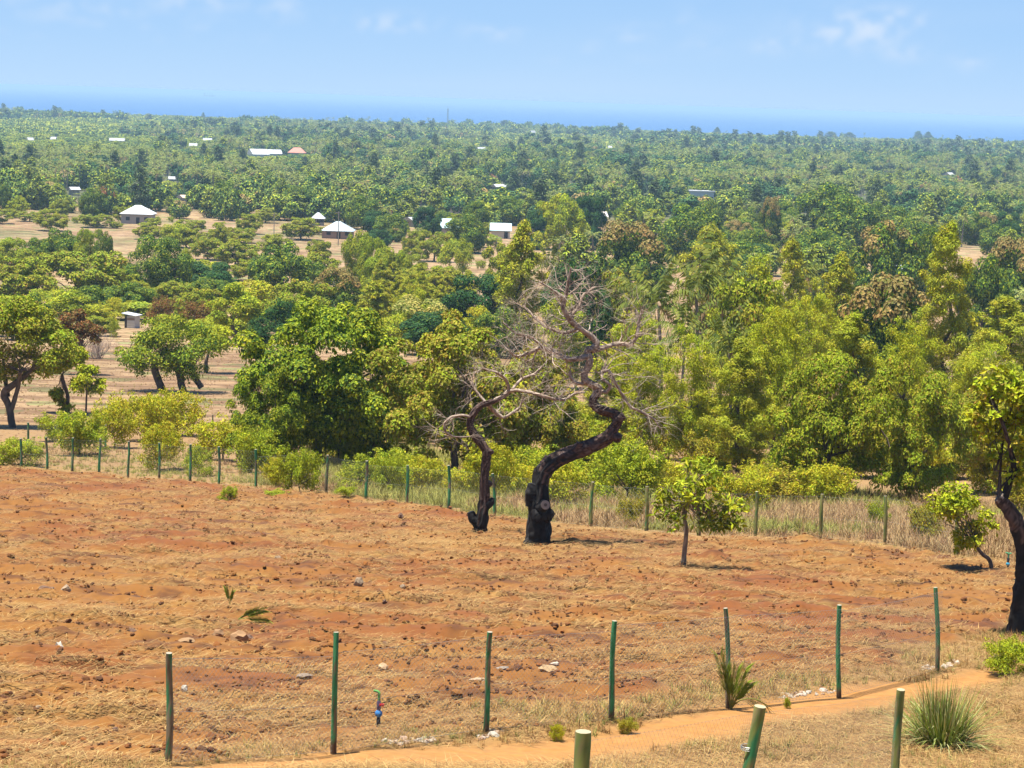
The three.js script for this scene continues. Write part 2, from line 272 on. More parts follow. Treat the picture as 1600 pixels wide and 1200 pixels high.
function dome(r, n, rx, ry, cy, cr, low = -0.25, rz = rx, lump = 0.36, sq = 0.62, skin = 0.72) {           // clumps over an ellipsoid's skin, some inside
  const out = [], seedx = r() * 50;
  for (let k = 0; k < n; k++) { let q; do q = onBall(r); while (q.y < low); const f = r() < skin ? skin + r() * (0.92 - skin + 0.02) : 0.25 + r() * 0.4; const bump = 1 - lump / 2 + lump * vn(q.x * 1.7 + seedx, q.z * 1.7 + q.y * 1.3 + seedx); out.push([q.x * rx * f * bump, cy + q.y * ry * f * (q.y > 0 ? bump : 1), q.z * rz * f * bump, cr * (0.65 + r() * 0.75), sq + r() * 0.25]); }
  return out;
}
function column(r, n, rad, y0, y1, cr, peak = 0.3) {                  // an upright, uneven, tapering crown
  const out = [], s = r() * 40, lean = (r() - 0.5) * 0.9;
  for (let k = 0; k < n; k++) { const t = Math.pow((k + r()) / n, 0.85), a = r() * Math.PI * 2, w = rad * (t < peak ? 0.55 + 0.45 * t / peak : Math.pow(1 - (t - peak) / (1 - peak), 0.6)) * (0.7 + 0.6 * vn(t * 5 + s, Math.cos(a) * 1.2 + s)), f = Math.sqrt(r()) * 0.9; out.push([Math.cos(a) * w * f + lean * t * t * rad, lerp(y0, y1, t), Math.sin(a) * w * f, cr * (0.5 + 0.7 * r()) * (0.6 + 0.4 * (1 - t)), 0.85 + r() * 0.4]); }
  return out;
}
function limb(r, B, a, b, r0, r1, n, wob, col, seg = 6) {             // a crooked, tapering limb from a to b
  const pts = [], rad = [], len = a.distanceTo(b);
  for (let k = 0; k <= n; k++) { const t = k / n, p = a.clone().lerp(b, t); if (k && k < n) p.add(onBall(r).multiplyScalar(wob * len * Math.sin(t * Math.PI))); pts.push(p); rad.push(lerp(r0, r1, Math.pow(t, 0.8)) * (k ? 1 : 1.25)); }
  B.tube(pts, rad, typeof col === 'function' ? col : () => tint(r, col, 0.35), seg, r, 0.18); return pts;
}
function trunkOf(r, clumps, h, rad, lean = 0.1, limbs = 7, seg = 7) {
  const B = new Build(), top = V((r() - 0.5) * lean * h * 2, h, (r() - 0.5) * lean * h * 2);
  limb(r, B, V(0, -0.3, 0), top, rad, rad * 0.62, 6, 0.05, BARK, seg);
  for (let k = 0; k < limbs; k++) { const c = clumps[r() * clumps.length | 0]; limb(r, B, top.clone().add(V(0, -h * 0.12 * r(), 0)), V(c[0], c[1], c[2]), rad * 0.45, rad * 0.08, 5, 0.09, BARK, 5); }
  return B;
}
function proto(seed, f) { const r = rngOf(seed), { crown, trunk, H, W, mat } = f(r); return { crown: crown.geo(), trunk: trunk && trunk.geo(true), H, W, mat: mat || leafMat, seed }; }
// each kind: a list of variants, built in metres
const DETAIL = { near: [1.2, 0.82], mid: [0.52, 1.34], far: [0.12, 2.7], dust: [0.012, 7.5] };
function kindOf(seed, variants, level, make) { const [k, s] = DETAIL[level]; const list = []; for (let i = 0; i < variants; i++) list.push(proto(seed + i * 31, r => ({ ...make(r, k, s, i), mat: level === 'near' || level === 'mid' ? leafMat : farLeafMat }))); return list; }
const KIND = {
  mango: (pal, top, pal2 = 'mid') => (r, k, s, i) => { const cl = dome(r, 58, 5.1, 4.7, 4.7, 1.3, -0.92, 5.1, 0.2, 0.9, 0.9); return { crown: crownOf(r, cl, { n: 30000 * k, leaf: 0.30 * s, aspect: 0.72, pal, pal2, top, topShare: 0.8, topFrom: 6.2, shell: 0.96, mess: 0.22, out: 1.6, up: 0.2, pad: 0.5, droop: 0.6 }), trunk: trunkOf(r, cl, 2.4, 0.38, 0.04, 6), H: 9.9, W: 12.2 }; },
  cashew: (pal, pal2) => (r, k, s, i) => { const cl = dome(r, 100, 5.3, 3.8, 3.8, 0.76, -0.95); return { crown: crownOf(r, cl, { n: 32000 * k, leaf: 0.25 * s, aspect: 0.66, pal, pal2, shell: 0.72, mess: 0.55, out: 1.0, up: 0.5 }), trunk: trunkOf(r, cl, 2.0, 0.30, 0.16, 9), H: 7.6, W: 11.2 }; },
  feather: (pal, pal2) => (r, k, s, i) => { const cl = column(r, 150, 3.0, 0.6, 12.5, 0.66, 0.35 + 0.12 * i); return { crown: crownOf(r, cl, { n: 30000 * k, leaf: 0.27 * s, aspect: 0.30, pal, pal2, shell: 0.4, mess: 0.7, out: 1, up: 0.2, droop: 0.8, pad: 0.45 }), trunk: trunkOf(r, cl, 9, 0.16, 0.03, 8, 6), H: 13.2, W: 4.8 }; },
  airy: (pal, pal2) => (r, k, s, i) => { const cl = dome(r, 120, 3.5, 5.4, 5.5, 0.66, -0.97, 3.5, 0.55, 0.7); return { crown: crownOf(r, cl, { n: 24000 * k, leaf: 0.25 * s, aspect: 0.38, pal, pal2, shell: 0.45, mess: 0.75, out: 1, up: 0.4, droop: 0.5, pad: 0.5 }), trunk: trunkOf(r, cl, 5, 0.15, 0.08, 12, 6), H: 11, W: 7.2 }; },
  round: (pal, pal2) => (r, k, s, i) => { const cl = dome(r, 30, 2.2, 2.3, 2.6, 0.85, -0.85); return { crown: crownOf(r, cl, { n: 9000 * k, leaf: 0.22 * s, aspect: 0.5, pal, pal2, shell: 0.65, mess: 0.7 }), trunk: trunkOf(r, cl, 1.6, 0.14, 0.1, 6), H: 5.1, W: 5.2 }; },
  bush: (pal, pal2) => (r, k, s, i) => { const cl = dome(r, 30, 1.2, 1.0, 0.75, 0.36, -0.7, 1.2, 0.7, 0.7); for (let q = 0; q < 16; q++) { const a = r() * 6.28, f = 0.5 + r() * 0.95; for (let j = 0; j < 3; j++) cl.push([Math.cos(a) * f * (0.9 + j * 0.12), 0.9 + r() * 0.5 + j * 0.24, Math.sin(a) * f * (0.9 + j * 0.12), 0.21 - j * 0.05, 1]); } return { crown: crownOf(r, cl, { n: 7000 * k, leaf: 0.13 * s, aspect: 0.45, pal, pal2, shell: 0.4, mess: 0.9, droop: 0, pad: 0.5 }), trunk: trunkOf(r, cl, 0.5, 0.05, 0.3, 9, 5), H: 2.1, W: 3.2 }; },
};
function palmOf(fronds, leaflets, height, flen, lw, hue = 'palm', steep = 1.35) {
  return (r, k, s, i) => {
    const C = new Build(), T = new Build(), bx = (r() - 0.5) * height * 0.22, bz = (r() - 0.5) * height * 0.22, pts = [], rad = [];
    for (let q = 0; q <= 7; q++) { const t = q / 7; pts.push(V(bx * t * t, height * t - 0.2, bz * t * t)); rad.push(lerp(0.2, 0.12, t) * (q ? 1 : 1.4)); }
    T.tube(pts, rad, () => tint(r, [[0.17, 0.14, 0.11], [0.22, 0.185, 0.15]], 0.3), 6);
    const top = V(bx, height, bz);
    for (let f = 0; f < fronds; f++) {
      const a = f * 2.399 + r() * 0.5, t0 = f / fronds, el = lerp(steep, -0.35, Math.pow(t0, 0.8)) + (r() - 0.5) * 0.3, L = flen * (0.8 + 0.35 * r()), old = t0 > 0.78 && r() < 0.75;
      const h = V(Math.cos(a), 0, Math.sin(a)), cross = V(-Math.sin(a), 0, Math.cos(a)); let p = top.clone(), e = el; const path = [p.clone()], N = 7;
      for (let q = 1; q <= N; q++) { p = p.clone().add(h.clone().multiplyScalar(Math.cos(e) * L / N)).add(V(0, Math.sin(e) * L / N, 0)); e -= 0.09 + 0.15 * q / N * (0.6 + 0.8 * r()); path.push(p); }
      const pal = old ? [[0.26, 0.17, 0.07], [0.20, 0.12, 0.05]] : PAL[hue];
      if (leaflets >= 16) C.tube(path, path.map((_, q) => lerp(0.06, 0.012, q / N)), () => [0.36, 0.34, 0.10], 3);
      const col0 = 0.85 + r() * 0.3;
      for (let q = 0; q < leaflets; q++) for (const sd of [-1, 1]) {
        const t = (q + 0.5 + (r() - 0.5) * 0.4) / leaflets * 0.94 + 0.05, at = t * N, n0 = Math.min(N - 1, at | 0), o = path[n0].clone().lerp(path[n0 + 1], at - n0), al = path[n0 + 1].clone().sub(path[n0]).normalize();
        const len = L * 0.24 * Math.pow(Math.sin(Math.PI * (0.12 + 0.82 * t)), 0.7) * (0.85 + 0.3 * r()), dir = cross.clone().multiplyScalar(sd).add(al.clone().multiplyScalar(0.75)).add(V(0, -0.55 - 0.4 * r(), 0)).normalize();
        const nor = al.clone().cross(dir).normalize(), c = tint(r, pal, 0.3).map(x => x * col0);
        C.kite(o, dir, al, nor, len, lw * s * (0.8 + 0.4 * r()), c, 0, 0.35);
      }
    }
    return { crown: C, trunk: T, H: height + flen * 0.62, W: flen * 1.75 };
  };
}
const POOL = {
  mango_near: kindOf(100, 1, 'near', KIND.mango('dark')),
  mango: kindOf(110, 3, 'mid', KIND.mango('dark')), deep: kindOf(120, 2, 'mid', KIND.mango('deep', null, 'dark')), bright: kindOf(125, 2, 'mid', KIND.mango('mid')),
  bloom: kindOf(130, 2, 'mid', KIND.mango('dark', 'bloom')), cream: kindOf(135, 1, 'mid', KIND.mango('mid', 'cream')), russet: kindOf(137, 1, 'mid', KIND.mango('deep', 'russet')),
  cashew_near: kindOf(140, 2, 'near', KIND.cashew('mid', 'olive')), olive_near: kindOf(150, 2, 'near', KIND.cashew('olive', 'mid')), green_near: kindOf(155, 2, 'near', KIND.cashew('mid', 'dark')),
  cashew: kindOf(160, 3, 'mid', KIND.cashew('mid', 'olive')), lime: kindOf(170, 2, 'mid', KIND.cashew('lime', 'mid')),
  airy_near: kindOf(184, 3, 'near', KIND.airy('lime', 'feather')), airy: kindOf(187, 2, 'mid', KIND.airy('lime', 'mid')),
  feather_near: kindOf(180, 2, 'near', KIND.feather('feather', 'lime')), feather: kindOf(190, 3, 'mid', KIND.feather('feather', 'lime')),
  round: kindOf(200, 3, 'mid', KIND.round('mid', 'lime')), round_lime: kindOf(210, 2, 'mid', KIND.round('lime', 'yellow')), round_deep: kindOf(215, 1, 'mid', KIND.round('deep', 'dark')),
  bush: kindOf(220, 3, 'near', KIND.bush('mid', 'lime')), bush_yellow: kindOf(230, 3, 'near', KIND.bush('yellow', 'lime')), bush_olive: kindOf(240, 2, 'near', KIND.bush('olive', 'yellow')), bush_dry: kindOf(245, 1, 'near', KIND.bush('russet', 'olive')),
  palm: kindOf(250, 3, 'near', palmOf(19, 13, 5.4, 3.9, 0.25, 'palm', 1.3)), palm_mid: kindOf(260, 3, 'far', palmOf(17, 7, 10, 3.6, 0.12, 'palm', 0.95)),
  mango_far: kindOf(300, 3, 'far', KIND.mango('dark')), deep_far: kindOf(310, 2, 'far', KIND.mango('deep', null, 'dark')), bloom_far: kindOf(320, 2, 'far', KIND.mango('dark', 'bloom')), russet_far: kindOf(325, 1, 'far', KIND.mango('deep', 'russet')), cashew_far: kindOf(330, 3, 'far', KIND.cashew('mid', 'dark')), lime_far: kindOf(340, 2, 'far', KIND.cashew('lime', 'mid')), feather_far: kindOf(350, 3, 'far', KIND.feather('mid', 'grey')), grey_far: kindOf(360, 2, 'far', KIND.feather('grey', 'dark')),
};
const CATS = { mango: 'broadleaf_tree', deep: 'broadleaf_tree', bright: 'broadleaf_tree', bloom: 'blossoming_tree', cream: 'blossoming_tree', russet: 'blossoming_tree', cashew: 'spreading_tree', olive: 'spreading_tree', green: 'spreading_tree', lime: 'spreading_tree', feather: 'columnar_tree', airy: 'airy_tree', grey: 'columnar_tree', round: 'small_tree', bush: 'bush', palm: 'coconut_palm' };
const KINDNAME = k => CATS[k.split('_')[0]];
let pick = 0;
function plantAt(kind, x, d, h, w, label, group, turn, y) { // a tree standing on the ground at x, d, with that height and spread
  const list = POOL[kind], P = list[(pick++) % list.length], name = KINDNAME(kind), cat = { coconut_palm: 'palm', bush: 'bush' }[name] || 'tree';
  const pos = V(x, (y ?? ground(x, d)) - 0.02, -d), o = thing(name, label, cat, pos, group);
  o.rotation.y = turn ?? pick * 1.7; o.scale.set(w / P.W, h / P.H, w / P.W);
  if (P.trunk) part(name === 'bush' ? 'stem' : 'trunk', P.trunk, barkMat, o);
  part(name === 'bush' ? 'foliage' : 'crown', P.crown, P.mat, o);
  return o;
}
function plant(kind, u, vTop, d, wpx, label, group, turn) { const p = atD(u, vTop, d), h = p.y - ground(p.x, d); if (h < 0.3) console.log('sunk', label, h); return plantAt(kind, p.x, d, Math.max(h, 0.3), wpx / FPX * d, label, group, turn); }
const CHAR = [[0.010, 0.009, 0.009], [0.016, 0.013, 0.012], [0.007, 0.006, 0.006]], RUST = [[0.060, 0.033, 0.025], [0.090, 0.052, 0.040], [0.034, 0.020, 0.016], [0.13, 0.085, 0.068]], PALE = [[0.29, 0.215, 0.16], [0.36, 0.28, 0.215], [0.18, 0.125, 0.09], [0.42, 0.34, 0.27]];
// ------------------------------------------------------------------ trees placed one by one: kind, u, top v, distance, width in pixels, label
const ORD = 'first second third fourth fifth sixth seventh eighth ninth tenth eleventh twelfth thirteenth fourteenth fifteenth sixteenth'.split(' ');
const TREES = [
  // the thicket beyond the far fence, nearest first
  ['green_near', 505, 468, 112, 300, 'huge bushy green tree with foliage to the ground behind the far fence'],
  ['green_near', 425, 560, 109, 150, 'leafy green mass at the left foot of the huge bushy tree'],
  ['green_near', 585, 545, 116, 170, 'dark green mass at the right side of the huge bushy tree'],
  ['olive_near', 715, 505, 103, 300, 'sparse olive brown tree right behind the two charred trees'],
  ['olive_near', 830, 535, 108, 210, 'thin olive tree seen through the bare branches of the charred trees'],
  ['cashew_near', 1290, 548, 100, 210, 'dark green spreading tree with dim hollow underneath, behind the dry bramble heap'],
  ['cashew_near', 1430, 565, 98, 200, 'broad green tree behind the grass strip, between hollow thicket and frame edge tree'],
  ['olive_near', 1575, 590, 106, 190, 'olive tree behind the foliage of the leaning trunk at the frame edge'],
  ['airy_near', 1085, 505, 118, 110, 'feathery light green tree directly above the young sapling'],
  ['feather_near', 1160, 520, 112, 110, 'leafy upright tree to the right of the drooping young palm'],
  ['airy_near', 1215, 470, 122, 120, 'tall feathery tree left of the hollow thicket'],
  ['airy_near', 1010, 520, 120, 110, 'yellow green upright tree behind the curled dead branch'],
  ['feather_near', 1340, 480, 128, 120, 'feathery tree rising above the dark hollow thicket'],
  ['airy_near', 1420, 490, 130, 110, 'slim feathery tree between thicket and the tallest columnar tree'],
  ['airy_near', 1545, 520, 135, 120, 'wispy upright tree near the right edge above the olive tree'],
  ['feather_near', 940, 560, 118, 100, 'small upright tree between the bare limbs of the larger charred tree'],
  ['feather_near', 1490, 335, 178, 105, 'tallest bright columnar tree standing above the thicket'],
  ['feather_near', 1580, 455, 160, 130, 'olive columnar tree cut by the right edge of the photo'],
  ['airy_near', 1270, 430, 168, 110, 'feathery columnar tree below the pair of pointed tree tops'],
  ['feather', 1312, 388, 235, 78, 'pointed bright green tree left of the blossom topped round tree'],
  ['feather', 1238, 365, 262, 60, 'narrow pointed tree behind the palms'],
  ['airy', 1190, 400, 220, 90, 'loose yellow green tree beside the tall palm clump'],
  ['feather', 822, 338, 262, 84, 'bright pointed tree above the dead crown, in front of the village'],
  ['feather', 1118, 345, 330, 84, 'soft green pointed tree behind the palm clump'],
  ['feather', 585, 436, 290, 60, 'pale pointed tree behind the huge bushy tree'],
  ['airy', 880, 460, 205, 90, 'dull green tree behind the top of the dead crown'],
  ['airy', 1000, 470, 190, 100, 'bright upright tree just left of the low palm with wide fronds'],
  ['cashew', 1175, 440, 185, 150, 'spreading light tree behind the drooping young palm'],
  ['cashew', 960, 420, 250, 110, 'olive spreading tree left of the palm clump'],
  ['bloom', 1385, 430, 205, 185, 'round dark tree with pale blossom on top below the white roof'],
  ['bloom', 1390, 350, 395, 125, 'big dark round tree with tan blossom edge behind the white roof'],
  ['bloom', 1590, 372, 380, 120, 'round tree with brownish bloom at the right edge'],
  ['mango', 1450, 360, 420, 60, 'small dark round tree right of the big blossom edged one'],
  ['mango', 1540, 405, 330, 90, 'dark tree filling the gap right of the tallest columnar tree'],
  ['deep', 905, 405, 235, 115, 'dark dense tree behind the top of the dead branches'],
  ['bloom', 985, 346, 410, 135, 'large dark tree with golden flecks behind the palms'],
  ['deep', 748, 428, 300, 120, 'blackish green tree left of the dead crown'],
  ['deep', 685, 490, 255, 120, 'blue green low tree over the tan clearing'],
  ['cream', 655, 464, 285, 95, 'tree with creamy white blossom behind the tan clearing'],
  ['round_lime', 614, 492, 262, 70, 'yellow green small tree beside the creamy blossom tree'],
  ['cashew', 470, 436, 290, 120, 'olive domed tree above the huge bushy tree'],
  ['bloom', 528, 418, 325, 86, 'tree half golden brown and half dark green behind the olive dome'],
  ['round_deep', 440, 464, 262, 66, 'blue green round tree above the huge bushy tree at its left'],
  ['round_deep', 404, 493, 245, 52, 'small dark round bush tree right of the single trunked tree'],
  // the left middle ground
  ['mango_near', 242, 373, 372, 128, 'biggest round tree on the left, glossy green with bronze flecks'],
  ['mango', 442, 384, 385, 112, 'dark round tree right of the bare field corner'],
  ['deep', 330, 408, 390, 100, 'dark low tree between the two biggest round trees'],
  ['cashew', 125, 384, 352, 160, 'wide olive green tree left of the biggest round tree'],
  ['cashew', 28, 402, 335, 130, 'olive tree with pale forked trunk at the left edge'],
  ['lime', 305, 405, 420, 110, 'light green flat tree behind the dark low tree'],
  ['round', 112, 453, 292, 80, 'round green tree above the rust coloured dry tree'],
  ['round', 228, 470, 318, 110, 'dark hedge like tree behind the little shack'],
  ['cashew', 315, 450, 305, 90, 'green tree behind the single trunked tree'],
  ['mango', 60, 374, 452, 60, 'dark bush tree at the near rim of the dry field, left'],
  ['mango', 95, 360, 455, 78, 'dense green tree on the near rim of the dry field'],
  ['bright', 133, 358, 450, 40, 'small dense tree second along the dry field rim'],
  ['mango', 163, 364, 445, 34, 'smallest dense tree at the end of the field rim row'],
  ['bright', 20, 372, 440, 70, 'green tree at the left edge before the dry field'],
  ['bright', 560, 362, 425, 52, 'bright green tree in the middle of the dry field gap'],
  ['bright', 585, 372, 412, 50, 'second bright round tree in the field gap'],
  ['bright', 610, 388, 400, 66, 'third bright round tree in front of the field gap'],
  ['bright', 590, 402, 380, 60, 'yellowish round tree in front of the bright trio'],
  ['round', 725, 377, 480, 34, 'small dark green tree standing on the bare clearing'],
  ['round', 705, 372, 505, 44, 'olive round tree behind the small dark clearing tree'],
  ['cashew', 790, 380, 400, 80, 'olive tree at the right end of the bare clearing'],
  ['cashew', 680, 356, 545, 66, 'spreading tree on the clearing in front of the blue roofs'],
  ['cashew', 645, 360, 560, 40, 'small grey green tree at the left side of the clearing'],
  ['cashew', 370, 372, 490, 80, 'yellow green flat topped tree on the dry field'],
  ['cashew', 325, 368, 510, 60, 'olive flat topped tree on the dry field beside the yellow green one'],
  ['round', 292, 386, 452, 22, 'little crooked tree alone on the bare sand'],
  ['round', 276, 344, 555, 46, 'round tree casting shadow in the middle of the dry field'],
  ['cashew', 150, 333, 640, 60, 'dark tree in front of the hip roofed white house'],
  ['cashew', 235, 348, 590, 60, 'low tree right in front of the white house'],
  ['cashew', 95, 310, 700, 36, 'slim dark tree at the far rim of the dry field'],
  ['mango', 145, 296, 690, 46, 'domed tree with leaning trunk left of the white house'],
  ['lime', 28, 305, 690, 36, 'lime green tree at the left edge of the dry field'],
  ['mango', 5, 290, 700, 30, 'dark tree cut by the left edge behind the dry field'],
  ['mango', 728, 337, 590, 70, 'dark round tree between the two blue roofs'],
  ['deep', 670, 322, 660, 50, 'dark tree left of the white building with black doorway'],
  ['mango', 745, 316, 690, 46, 'green tree right of the white building with black doorway'],
  ['mango', 610, 335, 640, 60, 'dark tree right of the grey hip roof'],
  ['cashew', 470, 340, 620, 70, 'olive tree left of the grey hip roof'],
  ['cashew', 430, 365, 540, 60, 'dull tree in front of the utility pole'],
  ['cashew', 500, 372, 520, 44, 'pale low tree below the grey hip roof'],
  ['mango', 1300, 290, 680, 120, 'largest dark domed tree in the right distance'],
  ['bloom', 1205, 308, 620, 40, 'russet topped tree left of the largest far dome'],
  ['mango', 1330, 312, 600, 110, 'green domed tree in front of the largest far dome'],
  ['lime', 880, 303, 560, 90, 'lime green tree in front of the long white building'],
  ['deep', 920, 305, 620, 60, 'teal dark dome behind the long white building'],
  ['mango', 1085, 325, 540, 110, 'dark leafy tree below the white two storey house'],
];
const ITEMS = [];                                  // what already stands: u, top v, width px, distance
for (const t of TREES) { plant(...t); ITEMS.push([t[1], t[2], t[4], t[3]]); }
// a stand of young pointed trees behind the huge bushy tree
{ const r = rngOf(51); for (let k = 0; k < 16; k++) plant('feather', 595 + (k % 8) * 19 + r() * 10, 402 + r() * 12 + (k > 7 ? 22 : 0) + (k % 8) * 2, (k > 7 ? 315 : 362) + r() * 12, 34 + r() * 10, `young pointed tree, ${ORD[k % 8]} from left in the ${k > 7 ? 'front' : 'back'} row of the dense young stand`, 'young stand left of the clearing'); }
// palms of the middle ground
for (const [u, v, d, w, label] of [[1042, 400, 172, 125, 'coconut palm with brown skirt left of the taller pair'], [1100, 372, 192, 130, 'tall palm with upright fronds in the palm clump'], [1135, 385, 200, 120, 'rightmost tall palm in the palm clump, fronds drooping'], [1072, 462, 155, 118, 'low palm with wide yellowing fronds before the clump'], [1150, 480, 142, 98, 'young palm with hanging dead leaves above the thicket'], [1000, 415, 240, 80, 'palm half hidden left of the brown skirted palm'], [1255, 380, 300, 70, 'palm behind the narrow pointed trees'], [860, 372, 330, 60, 'palm right of the bright pointed tree']]) { plant('palm', u, v, d, w, label); ITEMS.push([u, v, w, d]); }

// ------------------------------------------------------------------ trees with trunks of their own shape
function woody(name, label, pos, trunks, clumps, opt, seed, category = 'tree') {  // trunks: lists of [u, v, radius in px, dz] at that distance
  const r = rngOf(seed), d = -pos.z, o = thing(name, label, category, pos), px = d / FPX;
  const T = new Build();
  for (const t of trunks) {
    const ctl = t.map(q => atD(q[0], q[1], d - (q[3] || 0)).sub(pos)), cv = new THREE.CatmullRomCurve3(ctl), n = t.length * 4, pts = [], rad = [];
    for (let k = 0; k <= n; k++) { const s = k / n, f = s * (t.length - 1), i = Math.min(t.length - 2, f | 0); pts.push(cv.getPoint(s)); rad.push(lerp(t[i][2], t[i + 1][2], f - i) * px); }
    T.tube(pts, rad, () => tint(r, opt.bark || BARK, 0.4), 9, r, 0.16, true);
  }
  if (opt.charred) { const C = new Build(); for (const t of trunks) barkTube(C, t, d, pos, seed, opt.charred, 0.98, 16, 0.05); part('trunk', C.geo(true), barkMat, o); } else part('trunk', T.geo(true), barkMat, o);
  const cl = clumps.map(c => { const p = atD(c[0], c[1], d - (c[3] || 0)).sub(pos); return [p.x, p.y, p.z, c[2] * px, c[4] ?? 0.85]; });
  const more = []; for (const c of cl) for (let k = 0; k < (opt.split ?? 5); k++) { const q = onBall(r).multiplyScalar(c[3] * 0.72); more.push([c[0] + q.x, c[1] + q.y * 0.8, c[2] + q.z * 1.1, c[3] * (0.36 + r() * 0.22), 0.8]); }
  const L = new Build(); for (const c of more) if (r() < (opt.twiggy ?? 0.7)) { const t = trunks[r() * trunks.length | 0], e = t[t.length - 1]; limb(r, L, atD(e[0], e[1], d - (e[3] || 0)).sub(pos), V(c[0], c[1], c[2]), Math.max(0.018, e[2] * px * 0.26), 0.008, 5, 0.1, opt.bark || BARK, 4); }
  part('branches', L.geo(), barkMat, o);
  part('crown', crownOf(r, more, opt).geo(), leafMat, o);
  return o;
}
woody('spreading_tree', 'tree at the left edge with dark leaning forked trunk', onGround(20, 668), [[[20, 672, 6], [14, 635, 5.5], [6, 615, 6], [22, 600, 5], [45, 582, 3.5], [55, 570, 2.5]], [[18, 640, 4], [28, 605, 3.5], [32, 580, 3, 1]], [[12, 618, 4], [8, 590, 3, -1], [5, 560, 2, -1]]], [[30, 520, 62], [75, 545, 42, 1], [-10, 530, 60], [40, 575, 34, -1], [-20, 570, 50], [60, 500, 30], [95, 560, 26]], { n: 20000, leaf: 0.21, aspect: 0.55, pal: 'mid', pal2: 'olive', shell: 0.5, mess: 0.7, split: 8 }, 401);
woody('spreading_tree', 'domed tree on three dark trunks left of the huge bushy tree', onGround(262, 612), [[[258, 625, 6], [250, 600, 6], [243, 582, 6], [240, 565, 5]], [[294, 628, 6], [284, 603, 6], [282, 590, 6], [275, 570, 4]], [[315, 606, 5, -2], [305, 590, 5, -2], [300, 575, 4, -2]]], [[240, 545, 52], [205, 555, 30], [285, 540, 50], [320, 540, 34, -2], [250, 520, 40], [300, 575, 30], [215, 575, 20], [270, 570, 30]], { n: 17000, leaf: 0.22, aspect: 0.55, split: 7, pal: 'mid', pal2: 'dark', shell: 0.55, mess: 0.85 }, 402);
woody('small_tree', 'slim sapling with lollipop crown on the ploughed strip at left', onGround(134, 648), [[[134, 650, 1.6], [135, 625, 1.5], [136, 605, 1.2]]], [[138, 598, 26], [125, 605, 18], [152, 602, 16], [138, 580, 16]], { n: 2600, leaf: 0.24, aspect: 0.5, pal: 'lime', pal2: 'mid', shell: 0.5, mess: 0.9 }, 403);
woody('small_tree', 'round tree on one bare crooked trunk above the ploughed strip', onGround(376, 541), [[[376, 543, 3.5], [368, 525, 4], [362, 508, 3.5], [364, 495, 3]]], [[365, 478, 34], [340, 488, 22], [390, 485, 24], [368, 465, 24], [350, 500, 16], [395, 502, 16]], { n: 7000, leaf: 0.36, aspect: 0.5, pal: 'mid', pal2: 'lime', shell: 0.6, mess: 0.8 }, 404);
woody('small_tree', 'thin tree with straggly yellow green crown above the ploughed strip', onGround(104, 645), [[[104, 648, 3], [106, 620, 3], [100, 600, 3], [97, 585, 2]]], [[95, 560, 34], [75, 570, 24], [118, 565, 24], [98, 620, 14], [105, 635, 12], [85, 610, 12]], { n: 5200, leaf: 0.28, aspect: 0.5, pal: 'lime', pal2: 'olive', shell: 0.5, mess: 0.95 }, 405);
woody('dry_tree', 'rust brown withered tree left of the little shack', onGround(128, 585), [[[128, 590, 3], [127, 565, 3.5], [127, 545, 3]]], [[120, 503, 26], [105, 520, 18], [140, 512, 22], [150, 525, 16], [125, 530, 22]], { n: 6500, leaf: 0.26, aspect: 0.5, pal: 'russet', pal2: 'bloom', shell: 0.5, mess: 1 }, 406);
woody('small_tree', 'green tree hiding the third trunk, beside the domed tree', onGround(322, 582), [[[322, 584, 3.5], [322, 566, 3], [325, 555, 2]]], [[328, 530, 34], [310, 520, 24], [345, 525, 20]], { n: 4200, leaf: 0.28, aspect: 0.55, pal: 'lime', pal2: 'mid', shell: 0.55, mess: 0.85 }, 407);
// the leafy tree on the leaning dark trunk at the right edge
{ const base = onGround(1590, 990);
  woody('spreading_tree', 'tree with thick black leaning trunk at the right edge of the photo', base, [[[1588, 996, 16], [1592, 955, 13.5], [1600, 905, 14.5], [1601, 860, 14], [1590, 820, 12.5], [1572, 790, 11], [1560, 777, 9]], [[1568, 783, 6], [1576, 757, 6], [1585, 735, 5.5, 0.2], [1581, 712, 4, 0.3], [1570, 670, 3, 0.4], [1548, 620, 2.5]], [[1576, 757, 2], [1572, 745, 1.6], [1574, 737, 1.2], [1555, 735, 1]]],
    [[1575, 640, 48], [1545, 670, 32], [1600, 620, 50], [1560, 600, 36], [1610, 680, 50], [1530, 640, 22], [1640, 640, 60], [1590, 740, 22], [1565, 715, 22], [1640, 720, 50]], { n: 4600, leaf: 0.17, aspect: 0.5, pal: 'lime', pal2: 'olive', shell: 0.35, mess: 1, split: 7, twiggy: 0.25, charred: 0.62, bark: [[0.035, 0.028, 0.025], [0.05, 0.038, 0.032], [0.10, 0.085, 0.075], [0.03, 0.024, 0.022]] }, 410);
}
woody('small_tree', 'small slanting tree left of the black leaning trunk', onGround(1549, 893), [[[1550, 895, 3.5], [1546, 875, 3.2], [1535, 866, 3], [1524, 852, 2.6]]], [[1500, 800, 34], [1475, 790, 26], [1515, 835, 26], [1540, 815, 22], [1490, 770, 22], [1500, 852, 16]], { n: 2800, leaf: 0.16, aspect: 0.42, pal: 'lime', pal2: 'mid', shell: 0.35, mess: 1, split: 7 }, 411);
